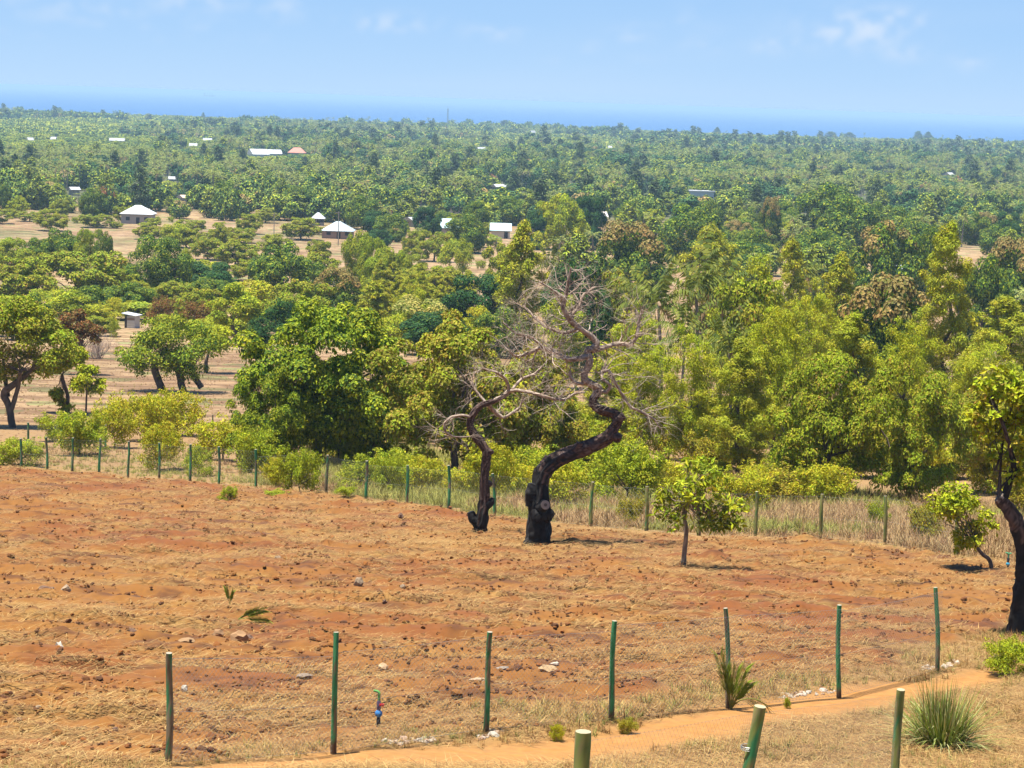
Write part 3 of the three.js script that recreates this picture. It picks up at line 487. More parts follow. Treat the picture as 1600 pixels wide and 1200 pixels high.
// the young tree on the field
woody('young_tree', 'young round crowned tree standing alone on the ploughed field', onGround(1068, 888), [[[1067, 892, 5], [1069, 868, 4], [1072, 835, 3.6], [1070, 808, 3.2], [1074, 785, 2.4]]], [[1085, 770, 42], [1048, 790, 28], [1130, 790, 30], [1095, 740, 32], [1120, 812, 26], [1060, 815, 20], [1150, 795, 20], [1035, 800, 18], [1105, 815, 22], [1145, 815, 16], [1080, 728, 18], [1040, 770, 16]], { n: 1700, leaf: 0.22, aspect: 0.36, split: 7, pal: 'mid', pal2: 'lime', shell: 0.4, mess: 1, droop: 0.15, vary: 0.8, bark: [[0.22, 0.17, 0.12], [0.17, 0.125, 0.085], [0.27, 0.215, 0.16]] }, 412);

// ------------------------------------------------------------------ bushes: kind, u, base v, height px, width px, label
const BUSHES = [
  ['bush_yellow', 230, 690, 72, 90, 'bright yellow green bush, tallest of the hedge behind the left fence posts'], ['bush_yellow', 275, 680, 62, 80, 'yellow green bush right of the tallest hedge bush'], ['bush_yellow', 180, 700, 60, 80, 'leafy bush left of the tallest hedge bush'], ['bush', 125, 712, 60, 90, 'dull green bush behind the third and fourth fence posts'], ['bush', 30, 728, 38, 80, 'low ragged bush at the first fence posts on the left'], ['bush_yellow', 250, 735, 62, 70, 'pale leaved bush hugging the sixth fence post'], ['bush_yellow', 345, 720, 62, 100, 'airy yellow green bush right of the bright hedge'], ['bush', 395, 740, 64, 80, 'bush hiding the ninth fence post'], ['bush', 90, 690, 40, 60, 'small bush left of the dull green one, behind the fence'], ['bush', 310, 745, 40, 50, 'little bush between the seventh and eighth posts'],
  ['bush', 470, 768, 84, 80, 'tall leafy shrub at the fence in front of the huge tree'], ['bush_yellow', 430, 762, 50, 60, 'light shrub left of the tall leafy shrub'], ['bush', 560, 766, 62, 90, 'round shrub behind the brown fence post'], ['bush', 610, 772, 74, 80, 'dense green shrub below the sparse olive tree'], ['bush_yellow', 665, 770, 60, 100, 'yellow shrub behind the posts left of the smaller charred trunk'], ['bush_yellow', 725, 776, 54, 90, 'yellow shrub just behind the smaller charred trunk'], ['bush_yellow', 805, 775, 60, 90, 'yellow shrub seen between the two charred trunks'], ['bush', 905, 770, 66, 110, 'green shrub under the bent charred trunk'], ['bush', 985, 768, 84, 110, 'dark leafy shrub right of the bent charred trunk'], ['bush_yellow', 1040, 770, 60, 90, 'yellow shrub left behind the young tree'], ['bush_olive', 1110, 740, 80, 110, 'olive shrub behind the crown of the young tree'], ['bush_yellow', 1190, 775, 66, 90, 'yellowish shrub right behind the young tree'], ['bush_olive', 985, 822, 58, 60, 'brownish shrub on the grass strip near a fence post'], ['bush_yellow', 1345, 735, 50, 90, 'mustard coloured shrub beside the bramble heap'], ['bush_yellow', 1450, 745, 60, 130, 'wide mustard shrub in front of the broad green tree'], ['bush', 1370, 825, 50, 44, 'small green shrub left of the grey fence post'], ['bush_olive', 1445, 845, 74, 80, 'dense shrub behind the small slanting tree'], ['bush', 1225, 745, 60, 90, 'shadowy shrub at the foot of the hollow thicket'], ['bush_yellow', 1545, 770, 70, 90, 'yellow shrub behind the black leaning trunk'], ['bush', 1578, 1052, 72, 110, 'leafy bush at the foot of the black leaning trunk'], ['bush', 355, 782, 20, 30, 'bright green weed clump by the field edge'], ['bush', 430, 775, 16, 50, 'low green weeds below the tall leafy shrub'], ['bush', 540, 778, 18, 40, 'low weeds right of the brown post'], ['bush_yellow', 1205, 778, 46, 40, 'lone leafy stem right of the young tree'],
  ['bush_yellow', 870, 1150, 34, 30, 'yellow green herb by the track, left of the wavy post'], ['bush_olive', 980, 1140, 30, 40, 'small dry herb right of the wavy post'], ['bush', 1230, 1100, 22, 16, 'tiny green herb near the palm seedling'],
  ['bush', 405, 548, 22, 40, 'low shrub right of the single trunked tree'], ['bush_dry', 260, 505, 36, 60, 'grey brown shrub behind the domed tree'], ['bush_dry', 310, 515, 40, 60, 'brownish twiggy shrub left of the single trunked tree'], ['bush', 245, 472, 30, 60, 'light green shrub under the biggest round tree'], ['bush_yellow', 180, 500, 28, 50, 'yellow green shrub left of the shack'], ['bush', 178, 527, 22, 14, 'narrow shrub between rust tree and shack'], ['bush', 510, 700, 60, 100, 'dark shrub in the shade of the huge bushy tree'],
];
for (const [kind, u, v, h, w, label] of BUSHES) { const p = onGround(u, v), d = -p.z; const k = v > 900 || u > 420 ? 1 : 1.3; plantAt(kind, p.x, d, h * k / FPX * d, w * k / FPX * d, label); }
// ------------------------------------------------------------------ houses, built before the wood is filled in
const KEEP = [[0, 110, 340, 364, 600], [160, 240, 352, 366, 600], [180, 330, 376, 404, 480], [330, 420, 398, 410, 440], [600, 690, 384, 410, 480], [690, 800, 388, 406, 450], [640, 690, 536, 560, 235], [0, 400, 560, 660, 250], [330, 420, 500, 560, 245], [950, 985, 422, 446, 330]];   // u0, u1, v0, v1, distance of open views
const WHITE = [0.50, 0.52, 0.54], STONE = [0.30, 0.27, 0.24], DARK = [0.02, 0.02, 0.022];
function house(name, label, u, v, wpx, hwpx, hrpx, o = {}) {         // base pixel, width, wall height and roof height in pixels
  const p = o.d ? (q => V(q.x, ground(q.x, o.d), -o.d))(atD(u, v, o.d)) : onGround(u, v), d = -p.z, k = d / FPX, w = wpx * k, hw = Math.max(2.2, hwpx * k), hr = hrpx * k, dep = o.dep ?? w * 0.8, e = o.eave ?? 0.5;
  const base = p.clone(); base.y -= 0.05; if (o.d) base.y = atD(u, v, d).y; const t = thing(name, label, o.category || 'house', base); t.rotation.y = o.turn ?? 0;
  const x = w / 2 - e, z = dep / 2 - e, rc = o.roof || WHITE, wc = o.wall || STONE, dn = o.d ? -3 : -0.6;
  const Wl = new Build(); Wl.box(-x, dn, -z, x, hw, z, wc); part('wall', Wl.geo(), solidMat, t);
  const R = new Build(), th = 0.14, X = w / 2, Z = dep / 2, rx = o.gable ? X : Math.max(0.2, X - Z), y0 = hw + 0.01;
  if (o.flat) R.box(-X, y0, -Z, X, y0 + Math.max(0.3, hr), Z, rc);
  else if (o.shed) { R.quad([-X, y0 + hr, Z], [X, y0, Z], [X, y0, -Z], [-X, y0 + hr, -Z], rc); R.quad([-X, y0 + hr - th, Z], [X, y0 - th + 0.13, Z], [X, y0 - th + 0.13, -Z], [-X, y0 + hr - th, -Z], rc); R.quad([-X, y0 + hr - th, Z], [X, y0, Z], [X, y0 + 0.01, Z], [-X, y0 + hr, Z], rc); }
  else for (const a of [0, th]) { const yy = y0 + a; R.quad([-X, yy, Z], [X, yy, Z], [rx, yy + hr, 0], [-rx, yy + hr, 0], rc); R.quad([X, yy, -Z], [-X, yy, -Z], [-rx, yy + hr, 0], [rx, yy + hr, 0], rc); R.quad([-X, yy, -Z], [-X, yy, Z], [-rx, yy + hr, 0], [-rx, yy + hr, 0], o.gable ? wc : rc); R.quad([X, yy, Z], [X, yy, -Z], [rx, yy + hr, 0], [rx, yy + hr, 0], o.gable ? wc : rc); }
  part('roof', R.geo(), solidMat, t);
  const holes = o.holes ?? [[-0.25, 'window'], [0.05, 'door'], [0.3, 'window']];
  for (const [f, kind, lv] of holes) { const B = new Build(), cx = f * w, dw = kind === 'door' ? 0.55 : 0.6, b = (kind === 'door' ? 0.02 : 1.1) + (lv || 0); B.box(cx - dw, b, z - 0.1, cx + dw, Math.min(hw - 0.15, b + (kind === 'door' ? 2.1 : 1.1)), z + 0.04, DARK); part(kind, B.geo(), solidMat, t); }
  KEEP.push([u - wpx / 2, u + wpx / 2, v - hwpx - hrpx, v - hwpx * (o.show ?? 0.75), d]);
  return t;
}
house('hip_roofed_house', 'pale walled house with white hip roof behind the dry field', 216, 349, 52, 15, 13, { dep: 8.5, wall: [0.33, 0.30, 0.27] });
house('hip_roofed_house', 'house with blue grey hip roof and brown wall beside the field gap', 528, 372, 52, 10, 14, { dep: 8.5, roof: [0.36, 0.43, 0.47], wall: [0.30, 0.20, 0.15] });
house('white_roofed_house', 'small white roof behind the blue grey hip roof', 497, 352, 22, 5, 9, { dep: 4 });
house('white_building', 'white box building with black doorway in the village', 714, 344, 28, 20, 1.5, { dep: 5, flat: true, wall: WHITE, holes: [[-0.18, 'door'], [-0.13, 'door']] });
house('blue_roofed_house', 'house with pale turquoise roof left in the village', 703, 368, 30, 12, 14, { dep: 6.5, gable: true, roof: [0.42, 0.60, 0.64], wall: [0.36, 0.33, 0.30], holes: [[0.2, 'window']] });
house('blue_roofed_house', 'house with turquoise roof and cream wall right in the village', 782, 372, 34, 12, 11, { dep: 6, gable: true, roof: [0.40, 0.58, 0.62], wall: [0.48, 0.44, 0.36], holes: [[0.25, 'door']] });
house('green_shed', 'pale green shed behind the right turquoise roof', 800, 352, 26, 12, 4, { dep: 5, flat: true, roof: [0.45, 0.55, 0.42], wall: [0.42, 0.50, 0.38], holes: [] });
house('long_shed', 'long low white shed with rusty stripe among the trees', 925, 348, 46, 8, 8, { dep: 6, gable: true, roof: [0.55, 0.50, 0.47], wall: WHITE, turn: 0.25, holes: [[-0.2, 'window'], [0, 'window'], [0.2, 'window']] });
house('white_building', 'white wall end below the long low shed', 906, 362, 16, 12, 3, { dep: 3, flat: true, wall: WHITE, holes: [] });
house('two_storey_house', 'white two storey house with black windows in the right distance', 1096, 314, 40, 15, 1.5, { dep: 7, flat: true, wall: WHITE, roof: WHITE, holes: [[-0.3, 'window'], [-0.15, 'window'], [0.25, 'window'], [0.38, 'window']] });
house('large_shed', 'largest white shed roof in the far woods', 403, 246, 28, 5, 8, { dep: 14, gable: true, turn: 0.5, wall: WHITE, holes: [] });
house('large_shed', 'white shed beside the largest one, nearer the red roof', 428, 245, 22, 5, 6, { dep: 12, gable: true, turn: 0.3, wall: WHITE, holes: [] });
house('red_roofed_house', 'house with faded red roof in the far woods', 464, 243, 28, 4, 8, { dep: 9, roof: [0.50, 0.20, 0.14], holes: [] });
house('white_roofed_house', 'bright white roof just above the thicket right of centre', 1408, 436, 46, 8, 8, { show: 1, wall: [0.12, 0.10, 0.08], dep: 5, gable: true, turn: 0.35, holes: [] });
house('dark_roofed_house', 'low dark rusty roof left of the bright white roof', 1362, 444, 34, 6, 4, { show: 1, wall: [0.10, 0.08, 0.06], dep: 3, gable: true, roof: [0.10, 0.075, 0.06], holes: [] });
for (const [u, v, w, label, roof] of [[183, 224, 30, 'low wide white roof at the far upper left woods'], [47, 223, 12, 'tiny white roof near the left edge of the far woods'], [84, 222, 11, 'second tiny white roof from the left edge'], [302, 232, 16, 'small slanting white roof left of the large sheds'], [324, 224, 18, 'white roof above the small slanting one'], [752, 238, 16, 'lone white roof in the hazy middle woods'], [268, 287, 14, 'white roof half hidden by palms behind the dry field'], [116, 305, 20, 'white roof behind the tree with leaning trunk'], [285, 318, 12, 'tiny roof right of the white hip roof', [0.5, 0.36, 0.28]], [781, 299, 28, 'pale roof among palms behind the village'], [642, 354, 14, 'grey lean to roof on the clearing edge', [0.4, 0.42, 0.42]], [1483, 278, 14, 'small white roof in the far right woods'], [1431, 302, 12, 'bluish roof right of the largest far dome', [0.4, 0.5, 0.6]], [832, 212, 10, 'white speck of a house near the coast'], [953, 236, 8, 'tiny white house in the hazy right woods']])
  house('white_roofed_house', label, u, v, w * 0.8, 4, 4, { show: 1.4, roof: roof || [0.34, 0.35, 0.36], dep: 7, gable: true, turn: (u % 7) * 0.1, holes: [] });
{ // the little shack: dark open side, pale boards
  const p = onGround(206, 512), t = thing('shack', 'little pale shack with lean to roof beyond the domed tree', 'shack', p), d = -p.z, k = d / FPX, w = 19 * k, h = 21 * k;
  const B = new Build(); B.box(-w / 2 + 0.45, -0.2, -0.8, w / 2, h - 0.15, 0.8, [0.50, 0.50, 0.50]); part('wall', B.geo(), solidMat, t);
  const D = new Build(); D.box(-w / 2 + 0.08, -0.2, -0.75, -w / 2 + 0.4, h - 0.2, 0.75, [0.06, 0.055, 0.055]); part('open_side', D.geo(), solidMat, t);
  for (let i = 0; i < 4; i++) { const b = new Build(); b.box(-w / 2 + 0.5, 0.05 + i * (h - 0.4) / 4, 0.81, w / 2 - 0.05, 0.02 + (i + 1) * (h - 0.4) / 4 - 0.04, 0.85, i === 3 ? [0.30, 0.22, 0.18] : [0.62, 0.62, 0.62]); part('board', b.geo(), solidMat, t); }
  const R = new Build(); R.box(-w / 2 - 0.3, 0, -1.1, w / 2 + 0.25, 0.08, 1.15, [0.42, 0.44, 0.46]); const r = part('roof', R.geo(), solidMat, t); r.position.y = h; r.rotation.z = -0.13; t.rotation.y = -0.25;
  KEEP.push([192, 222, 486, 510, d]);
}
// ------------------------------------------------------------------ the rest of the wood
{
  const r = rngOf(900), cover = new Float32Array(440).fill(1300), bin = u => clamp(Math.round(u / 4) + 20, 0, 439) | 0, all = [], proj = V(0, 0, 0);
  const inv = qc.clone().invert();
  const pix = (x, y, d) => { proj.set(x, y - EYE, -d).applyQuaternion(inv); return [800 - proj.x / proj.z * FPX, 600 + proj.y / proj.z * FPX]; };
  for (const [u, v, w, d] of ITEMS) { all.push({ hand: true, u, v, w, d }); if (d > 150) { const q = atD(u, v, d), vb = pix(q.x, ground(q.x, d), d)[1]; KEEP.push([u - w * 0.3, u + w * 0.3, v, lerp(v, vb, 0.5), d]); } }
  const push = (kind, x, d, h, w, zone) => { const y = ground(x, d), [u, v] = pix(x, y + h, d); all.push({ kind, x, d, h, w: w * FPX / d, wm: w, u, v, vb: pix(x, y, d)[1], zone }); };
  const row = (d0, d1, gap, f) => { for (let d = d0; d < d1; d += gap * (1 + (d > 1300 ? (d - 1300) / 4500 : 0))) { const half = 0.262 * d + 6; for (let x = -half; x < half; x += gap) { const dd = d + (r() - 0.5) * gap * 1.3, xx = x + (r() - 0.5) * gap * 1.2, u = 800 + xx / dd * FPX; f(xx, dd, u); } } };
  // the thicket and what grows behind it
  row(112, 330, 7.5, (x, d, u) => {
    if (u < 580) { if (d < 255 || r() < 0.4) return; const k = r(); return push(k < 0.3 ? 'round' : k < 0.5 ? 'bush' : k < 0.75 ? 'cashew' : k < 0.9 ? 'mango' : 'round_lime', x, d, k < 0.5 && k >= 0.3 ? 2 + r() : 4.5 + r() * 2.5, 6 + r() * 3, 'left'); } if (d < 150 && (u < 860 || r() < 0.4)) { if (u < 640) return; push(r() < 0.5 ? 'bush' : 'bush_yellow', x, d, 1.6 + r() * 1.4, 3 + r() * 1.5, 'thicket'); return; }
    const k = r(); if (k < 0.2) push('feather', x, d, 5 + r() * 5, 3.2 + r() * 1.8, 'thicket'); else if (k < 0.45) push('airy', x, d, 5 + r() * 4, 4.5 + r() * 2.5, 'thicket'); else if (k < 0.62) push('round', x, d, 3.5 + r() * 3, 4 + r() * 2.5, 'thicket'); else if (k < 0.74) push('round_lime', x, d, 3 + r() * 2.5, 4 + r() * 2, 'thicket'); else if (k < 0.9) push('cashew', x, d, 5 + r() * 2.5, 7 + r() * 4, 'thicket'); else push('mango', x, d, 6 + r() * 3, 7 + r() * 4, 'thicket');
  });
  // the scrub at the foot of the thicket
  row(88, 112, 4.6, (x, d, u) => { if (u < 600 || d < dFar(x) + 8 || r() < 0.3) return; const k = r(); push(k < 0.4 ? 'bush' : k < 0.7 ? 'bush_olive' : 'bush_yellow', x, d, 1.5 + r() * 1.5, 2.6 + r() * 1.8, 'scrub'); });
  row(112, 160, 6.2, (x, d, u) => { if (u < 400 || u > 1640) return; const k = r(); push(k < 0.55 ? 'bush' : k < 0.8 ? 'bush_olive' : 'bush_yellow', x, d, 1.8 + r() * 1.8, 3.6 + r() * 2, 'under'); });
  // round the dry field, and the wood right of it
  row(335, 760, 13, (x, d, u) => {
    const field = u < 560 ? (d > 430 && d < 720) : u < 800 ? d < 600 : false; if (field && r() < 0.7) return; if (u < 560 && d < 440) { if (r() < 0.3) return; return push(r() < 0.5 ? 'cashew' : 'mango', x, d, 5.5 + r() * 2.5, 8 + r() * 3.5, 'left'); }
    const k = r(); if (field) return push(k < 0.6 ? 'cashew' : 'bush', x, d, k < 0.6 ? 4 + r() * 3 : 1.5 + r(), k < 0.6 ? 7 + r() * 5 : 3, 'field');
    if (k < 0.22) push('mango', x, d, 7 + r() * 5, 9 + r() * 6, 'wood'); else if (k < 0.30) push('deep', x, d, 7 + r() * 4, 8 + r() * 5, 'wood'); else if (k < 0.40) push('bloom', x, d, 7 + r() * 3, 8 + r() * 5, 'wood'); else if (k < 0.55) push('cashew', x, d, 6 + r() * 3, 9 + r() * 5, 'wood'); else if (k < 0.63) push('lime', x, d, 6 + r() * 3, 8 + r() * 5, 'wood'); else if (k < 0.86) push('feather_far', x, d, 8 + r() * 6, 5 + r() * 3, 'wood'); else push('palm_mid', x, d, 8 + r() * 5, 6, 'wood');
  });
  row(725, 1340, 13, (x, d, u) => {
    const k = r(), pz = fbm(x * 0.006 + 50, d * 0.006, 2);
    if (r() < smooth(0.36, 0.58, pz) * 0.62 * smooth(760, 880, d)) return push('palm_mid', x, d, 9 + r() * 6, 6 + r() * 2, 'plain');
    if (k < 0.28) push('mango_far', x, d, 7 + r() * 5, 9 + r() * 6, 'plain'); else if (k < 0.42) push('deep_far', x, d, 7 + r() * 5, 9 + r() * 6, 'plain'); else if (k < 0.54) push('bloom_far', x, d, 7 + r() * 3, 8 + r() * 6, 'plain'); else if (k < 0.57) push('russet_far', x, d, 7 + r() * 3, 8 + r() * 4, 'plain'); else if (k < 0.76) push('cashew_far', x, d, 6 + r() * 3, 10 + r() * 6, 'plain'); else if (k < 0.83) push('lime_far', x, d, 6 + r() * 3, 9 + r() * 5, 'plain'); else if (k < 0.94) push('feather_far', x, d, 9 + r() * 6, 6 + r() * 3, 'plain'); else push('grey_far', x, d, 12 + r() * 7, 6 + r() * 3, 'plain');
  });
  const where = { under: 'under the trees of the thicket', scrub: 'in the scrub before the thicket', left: 'before the dry field at left', thicket: 'in the thicket beyond the far fence', field: 'scattered on the dry field before the village', wood: 'in the wood around the village', plain: 'in the wooded plain far behind the dry field' };
  const named = {}, PLAIN = [[170, 'far behind the dry field corner'], [330, 'behind the white hip roof'], [500, 'below the large white sheds'], [620, 'behind the grey hip roof'], [760, 'behind the village'], [900, 'right of the village'], [1050, 'behind the long shed'], [1200, 'around the two storey house'], [1400, 'around the largest dome'], [9999, 'far at the right']];
  const MARKS = { under: [[560, 'behind the huge bushy tree'], [760, 'behind the sparse olive tree'], [960, 'behind the charred trees'], [1180, 'behind the young tree'], [1400, 'behind the bramble heap'], [9999, 'towards the right edge']], scrub: [[760, 'left of the smaller charred tree'], [960, 'behind the larger charred tree'], [1100, 'left of the young tree'], [1300, 'left of the bramble heap'], [9999, 'right of the bramble heap']], left: [[120, 'by the left edge'], [200, 'around the rust brown tree'], [330, 'around the biggest round tree'], [9999, 'left of the young stand']], thicket: [[700, 'left of the charred trees'], [900, 'behind the charred trees'], [1000, 'right of the dead crown'], [1180, 'around the palms'], [1350, 'beside the pointed tops'], [9999, 'by the tallest columnar tree']], field: [[200, 'left of the white hip roof'], [400, 'below the white hip roof'], [600, 'near the grey hip roof'], [9999, 'on the clearing']], wood: PLAIN, plain: PLAIN };
  const BANDS = { under: [[128, 'in the shade'], [144, 'deeper in the shade'], [9999, 'far in the shade']], scrub: [[100, 'in the front scrub'], [9999, 'in the rear scrub']], left: [[300, 'behind the ploughed strip'], [9999, 'before the dry field']], thicket: [[200, 'in the near thicket'], [9999, 'in the rear thicket']], field: [[9999, 'on dry ground']], wood: [[520, 'in the near wood'], [9999, 'in the village wood']], plain: [[880, 'in front rows'], [1060, 'in middle rows'], [9999, 'in rear rows']] };
  const look = { mango: 'rounded green tree', deep: 'blackish domed tree', bloom: 'tan blossomed tree', russet: 'red brown topped tree', cashew: 'low spreading tree', lime: 'light green tree', feather: 'upright feathery tree', airy: 'airy light tree', grey: 'tall grey green tree', round: 'small round leafy tree', bush: 'leafy green bush', bush_olive: 'olive bush', bush_yellow: 'yellowish bush', palm: 'coconut palm' };
  all.sort((a, b) => a.d - b.d);
  const count = {}; let shown = 0, hidden = 0; const rest = {};
  for (const t of all) {
    const b0 = bin(t.u - t.w * 0.42), b1 = bin(t.u + t.w * 0.42);
    if (!t.hand) {
      const bad = () => KEEP.some(k => t.d < k[4] && t.u + t.w / 2 > k[0] && t.u - t.w / 2 < k[1] && t.v < k[3] && t.vb > k[2]); for (let n = 0; n < 3 && bad(); n++) { t.h *= 0.66; t.wm *= 0.8; t.w *= 0.8; t.v = lerp(t.vb, t.v, 0.66); } if (bad() || t.h < 1.6) continue;
      let free = 0; for (let b = b0; b <= b1; b++) if (t.v + (t.d < 400 ? 8 : 3) < cover[b]) free++;
      if (t.zone !== 'under' && free < (b1 - b0 + 1) * 0.4) { hidden++; continue; }
      if (t.u < -70 || t.u > 1670) continue;
      let base = t.kind.split('_')[0]; const kind = KINDNAME(t.kind), n = count[kind] = (count[kind] || 0) + 1;
      if (n > 290) { (rest[t.kind] ||= []).push(t); continue; }
      if ((t.zone === 'scrub' || t.zone === 'under') && t.kind !== 'bush') base = t.kind; const o = plantAt(t.kind, t.x, t.d, t.h, t.wm, '', `${look[base]}s ${where[t.zone]}`); shown++;
      const near = MARKS[t.zone].find(m => t.u < m[0])[1], band = BANDS[t.zone].find(m => t.d < m[0])[1], key = `${look[base]}|${band}|${near}`; (named[key] ||= []).push([t.u, o]);
    }
    if (t.kind !== 'palm_mid' && t.zone !== 'under') for (let b = b0; b <= b1; b++) cover[b] = Math.min(cover[b], t.v + 3);
  }
  for (const key in named) { const [what, band, near] = key.split('|'), L = named[key].sort((a, b) => a[0] - b[0]); L.forEach(([, o], k) => { o.userData.label = L.length === 1 ? `${what} ${band} ${near}` : `${what} ${band} ${near}, ${k < 16 ? ORD[k] : k + 1 + ([21, 22, 31, 32, 41, 42].includes(k + 1) ? ((k + 1) % 10 === 1 ? 'st' : 'nd') : k % 10 === 2 ? 'rd' : 'th')} from left}`; }); }
  console.log('filled', shown, 'hidden', hidden, JSON.stringify(count));
  // the far wood down to the coast, too many to count
  const far = new THREE.Group(); far.name = 'far_woodland'; tag(far, 'hazy dense woodland of palms and broadleaf trees reaching to the coast', 'woodland', null, 'stuff'); scene.add(far);
  const lists = {}, put = (kind, x, d, h, w, n = 0) => { const [u, v] = pix(x, ground(x, d) + h, d), vb = pix(x, ground(x, d), d)[1], hw = w * FPX / d / 2; if (KEEP.some(k => d < k[4] + 8 && u + hw > k[0] && u - hw < k[1] && v < k[3] && vb > k[2])) return n < 3 ? put(kind, x, d, h * 0.65, w * 0.8, n + 1) : 0; const L = (lists[kind] ||= []); L.push([x, d, h, w]); };
  for (const k in rest) for (const t of rest[k]) put(k, t.x, t.d, t.h, t.wm);
  row(1325, 4330, 13, (x, d, u) => {
    if (r() < 0.45) put(r() < 0.6 ? (d < 2100 ? 'cashew_far' : 'cashew_dust') : (d < 2100 ? 'mango_far' : 'mango_dust'), x + (r() - 0.5) * 12, d + (r() - 0.5) * 12, 4 + r() * 3, 9 + r() * 6);
    const pz = fbm(x * 0.004 + 50, d * 0.004, 2), k = r(), big = 0.7 + 0.9 * fbm(x * 0.01 + 9, d * 0.006 + 3, 2), D = d < 2100 ? '_far' : '_dust', scrub = smooth(3100, 3700, d), bare = fbm(x * 0.0035 + 80, d * 0.0016 + 5, 3) > 0.60; if (bare) return r() < 0.5 ? push2(r() < 0.6 ? 'lime' + D : 'cashew' + D, 3 + r() * 2.5, 8 + r() * 5) : 0;
    if (scrub > r() && k > 0.12) return push2(r() < 0.6 ? 'cashew' + D : 'mango' + D, 3 + r() * 3, 10 + r() * 8);
    if (r() < smooth(0.34, 0.56, pz) * 0.75) return push2(d < 2100 ? 'palm_mid' : 'palm_dust', 9 + r() * 7, 5 + r() * 2.5);
    if (k < 0.3) push2('mango' + D, 8 + r() * 5, 10 + r() * 7); else if (k < 0.48) push2('deep' + D, 8 + r() * 6, 10 + r() * 7); else if (k < 0.58) push2('bloom' + D, 7 + r() * 3, 9 + r() * 6); else if (k < 0.75) push2('cashew' + D, 6 + r() * 4, 10 + r() * 7); else if (k < 0.81) push2('lime' + D, 6 + r() * 3, 9 + r() * 6); else if (k < 0.92) push2('feather' + D, 9 + r() * 7, 6 + r() * 4); else push2('grey' + D, 13 + r() * 8, 7 + r() * 3);
    function push2(kind, h, w) { put(kind, x, d, h * (0.7 + 0.5 * big * r()), w * big); }
  });
  Object.assign(POOL, { mango_dust: kindOf(500, 2, 'dust', KIND.mango('dark')), deep_dust: kindOf(510, 2, 'dust', KIND.mango('deep', null, 'dark')), bloom_dust: kindOf(520, 1, 'dust', KIND.mango('dark', 'bloom')), cashew_dust: kindOf(530, 2, 'dust', KIND.cashew('mid', 'dark')), lime_dust: kindOf(540, 1, 'dust', KIND.cashew('lime', 'mid')), feather_dust: kindOf(550, 1, 'dust', KIND.feather('mid', 'grey')), grey_dust: kindOf(560, 1, 'dust', KIND.feather('grey', 'dark')), palm_dust: kindOf(570, 2, 'dust', palmOf(13, 3, 10, 4.6, 0.13, 'palm', 0.9)) });
  for (const kind in lists) {
    const L = lists[kind], Ps = POOL[kind];
    Ps.forEach((P, vi) => {
      const mine = L.filter((_, k) => k % Ps.length === vi); if (!mine.length) return;
      for (const what of ['crown', 'trunk']) { if (!P[what]) continue;
        const m = new THREE.InstancedMesh(P[what], what === 'crown' ? farLeafMat : barkMat, mine.length), o = new THREE.Object3D(); m.name = what === 'crown' ? 'tree_crowns' : 'tree_trunks'; m.userData = { kind: 'stuff' };
        mine.forEach((t, k) => { o.position.set(t[0], ground(t[0], t[1]) - 0.3, -t[1]); o.rotation.y = k * 2.4; o.scale.set(t[3] / P.W, t[2] / P.H, t[3] / P.W); o.updateMatrix(); m.setMatrixAt(k, o.matrix); });
        far.add(m); }
    });
  }
  console.log('far', Object.values(lists).reduce((a, b) => a + b.length, 0));
}
// landmarks on the coast and along the horizon
for (const [u, v, d, w, label] of [[318, 175, 4150, 6, 'lone thin tree on the coast against the sea at left'], [386, 181, 4150, 8, 'small bushy tree on the coast right of the lone thin one'], [677, 184, 4150, 7, 'single pointed tree on the coast left of the mast'], [788, 187, 4100, 22, 'grey clump of trees on the coast right of the mast'], [1121, 198, 3900, 12, 'tall lone tree standing clear above the far woods'], [1300, 205, 4000, 26, 'left clump of tall trees on the coast at right'], [1328, 206, 4050, 20, 'clump of tall trees beside the left coastal clump'], [1434, 204, 4000, 18, 'tall trees on the little coastal rise'], [1450, 205, 4020, 16, 'right part of the trees on the coastal rise']]) plant('grey_far', u, v, d, w, label);
{ // lattice mast
  const d = 4100, top = atD(700, 170, d), p = V(top.x, ground(top.x, d), -d), t = thing('radio_mast', 'thin grey mast rising from the woods against the sea', 'mast', p), h = top.y - p.y, B = new Build(), c = [0.3, 0.32, 0.34];
  for (const [x, z] of [[-1, -1], [1, -1], [0, 1]]) B.tube([V(x * 1.1, -1, z * 1.1), V(x * 0.7, h, z * 0.7)], [0.35, 0.3], c, 4);
  for (let y = 2; y < h; y += 4) B.box(-1, y, -1, 1, y + 0.3, 1, c);
  part('lattice', B.geo(), solidMat, t); const A = new Build(); A.tube([V(0, h, 0), V(0, h + 5, 0)], [0.3, 0.2], c, 4); part('antenna', A.geo(), solidMat, t);
}
{ // utility poles by the village
  for (const [u, v0, v1, label] of [[428, 332, 366, 'wooden utility pole left of the blue grey hip roof'], [529, 330, 352, 'short utility pole behind the blue grey hip roof']]) {
    const d = 600, a = atD(u, v1, d), b = atD(u, v0, d), t = thing('utility_pole', label, 'pole', V(a.x, ground(a.x, d), -d)), h = b.y - ground(a.x, d), B = new Build(); B.tube([V(0, -0.5, 0), V(0, h, 0)], [0.14, 0.1], [0.30, 0.25, 0.2], 6); part('pole', B.geo(), solidMat, t);
    const C = new Build(); C.box(-0.9, h - 0.5, -0.14, 0.9, h - 0.36, -0.02, [0.25, 0.21, 0.17]); part('crossarm', C.geo(), solidMat, t);
  }
}
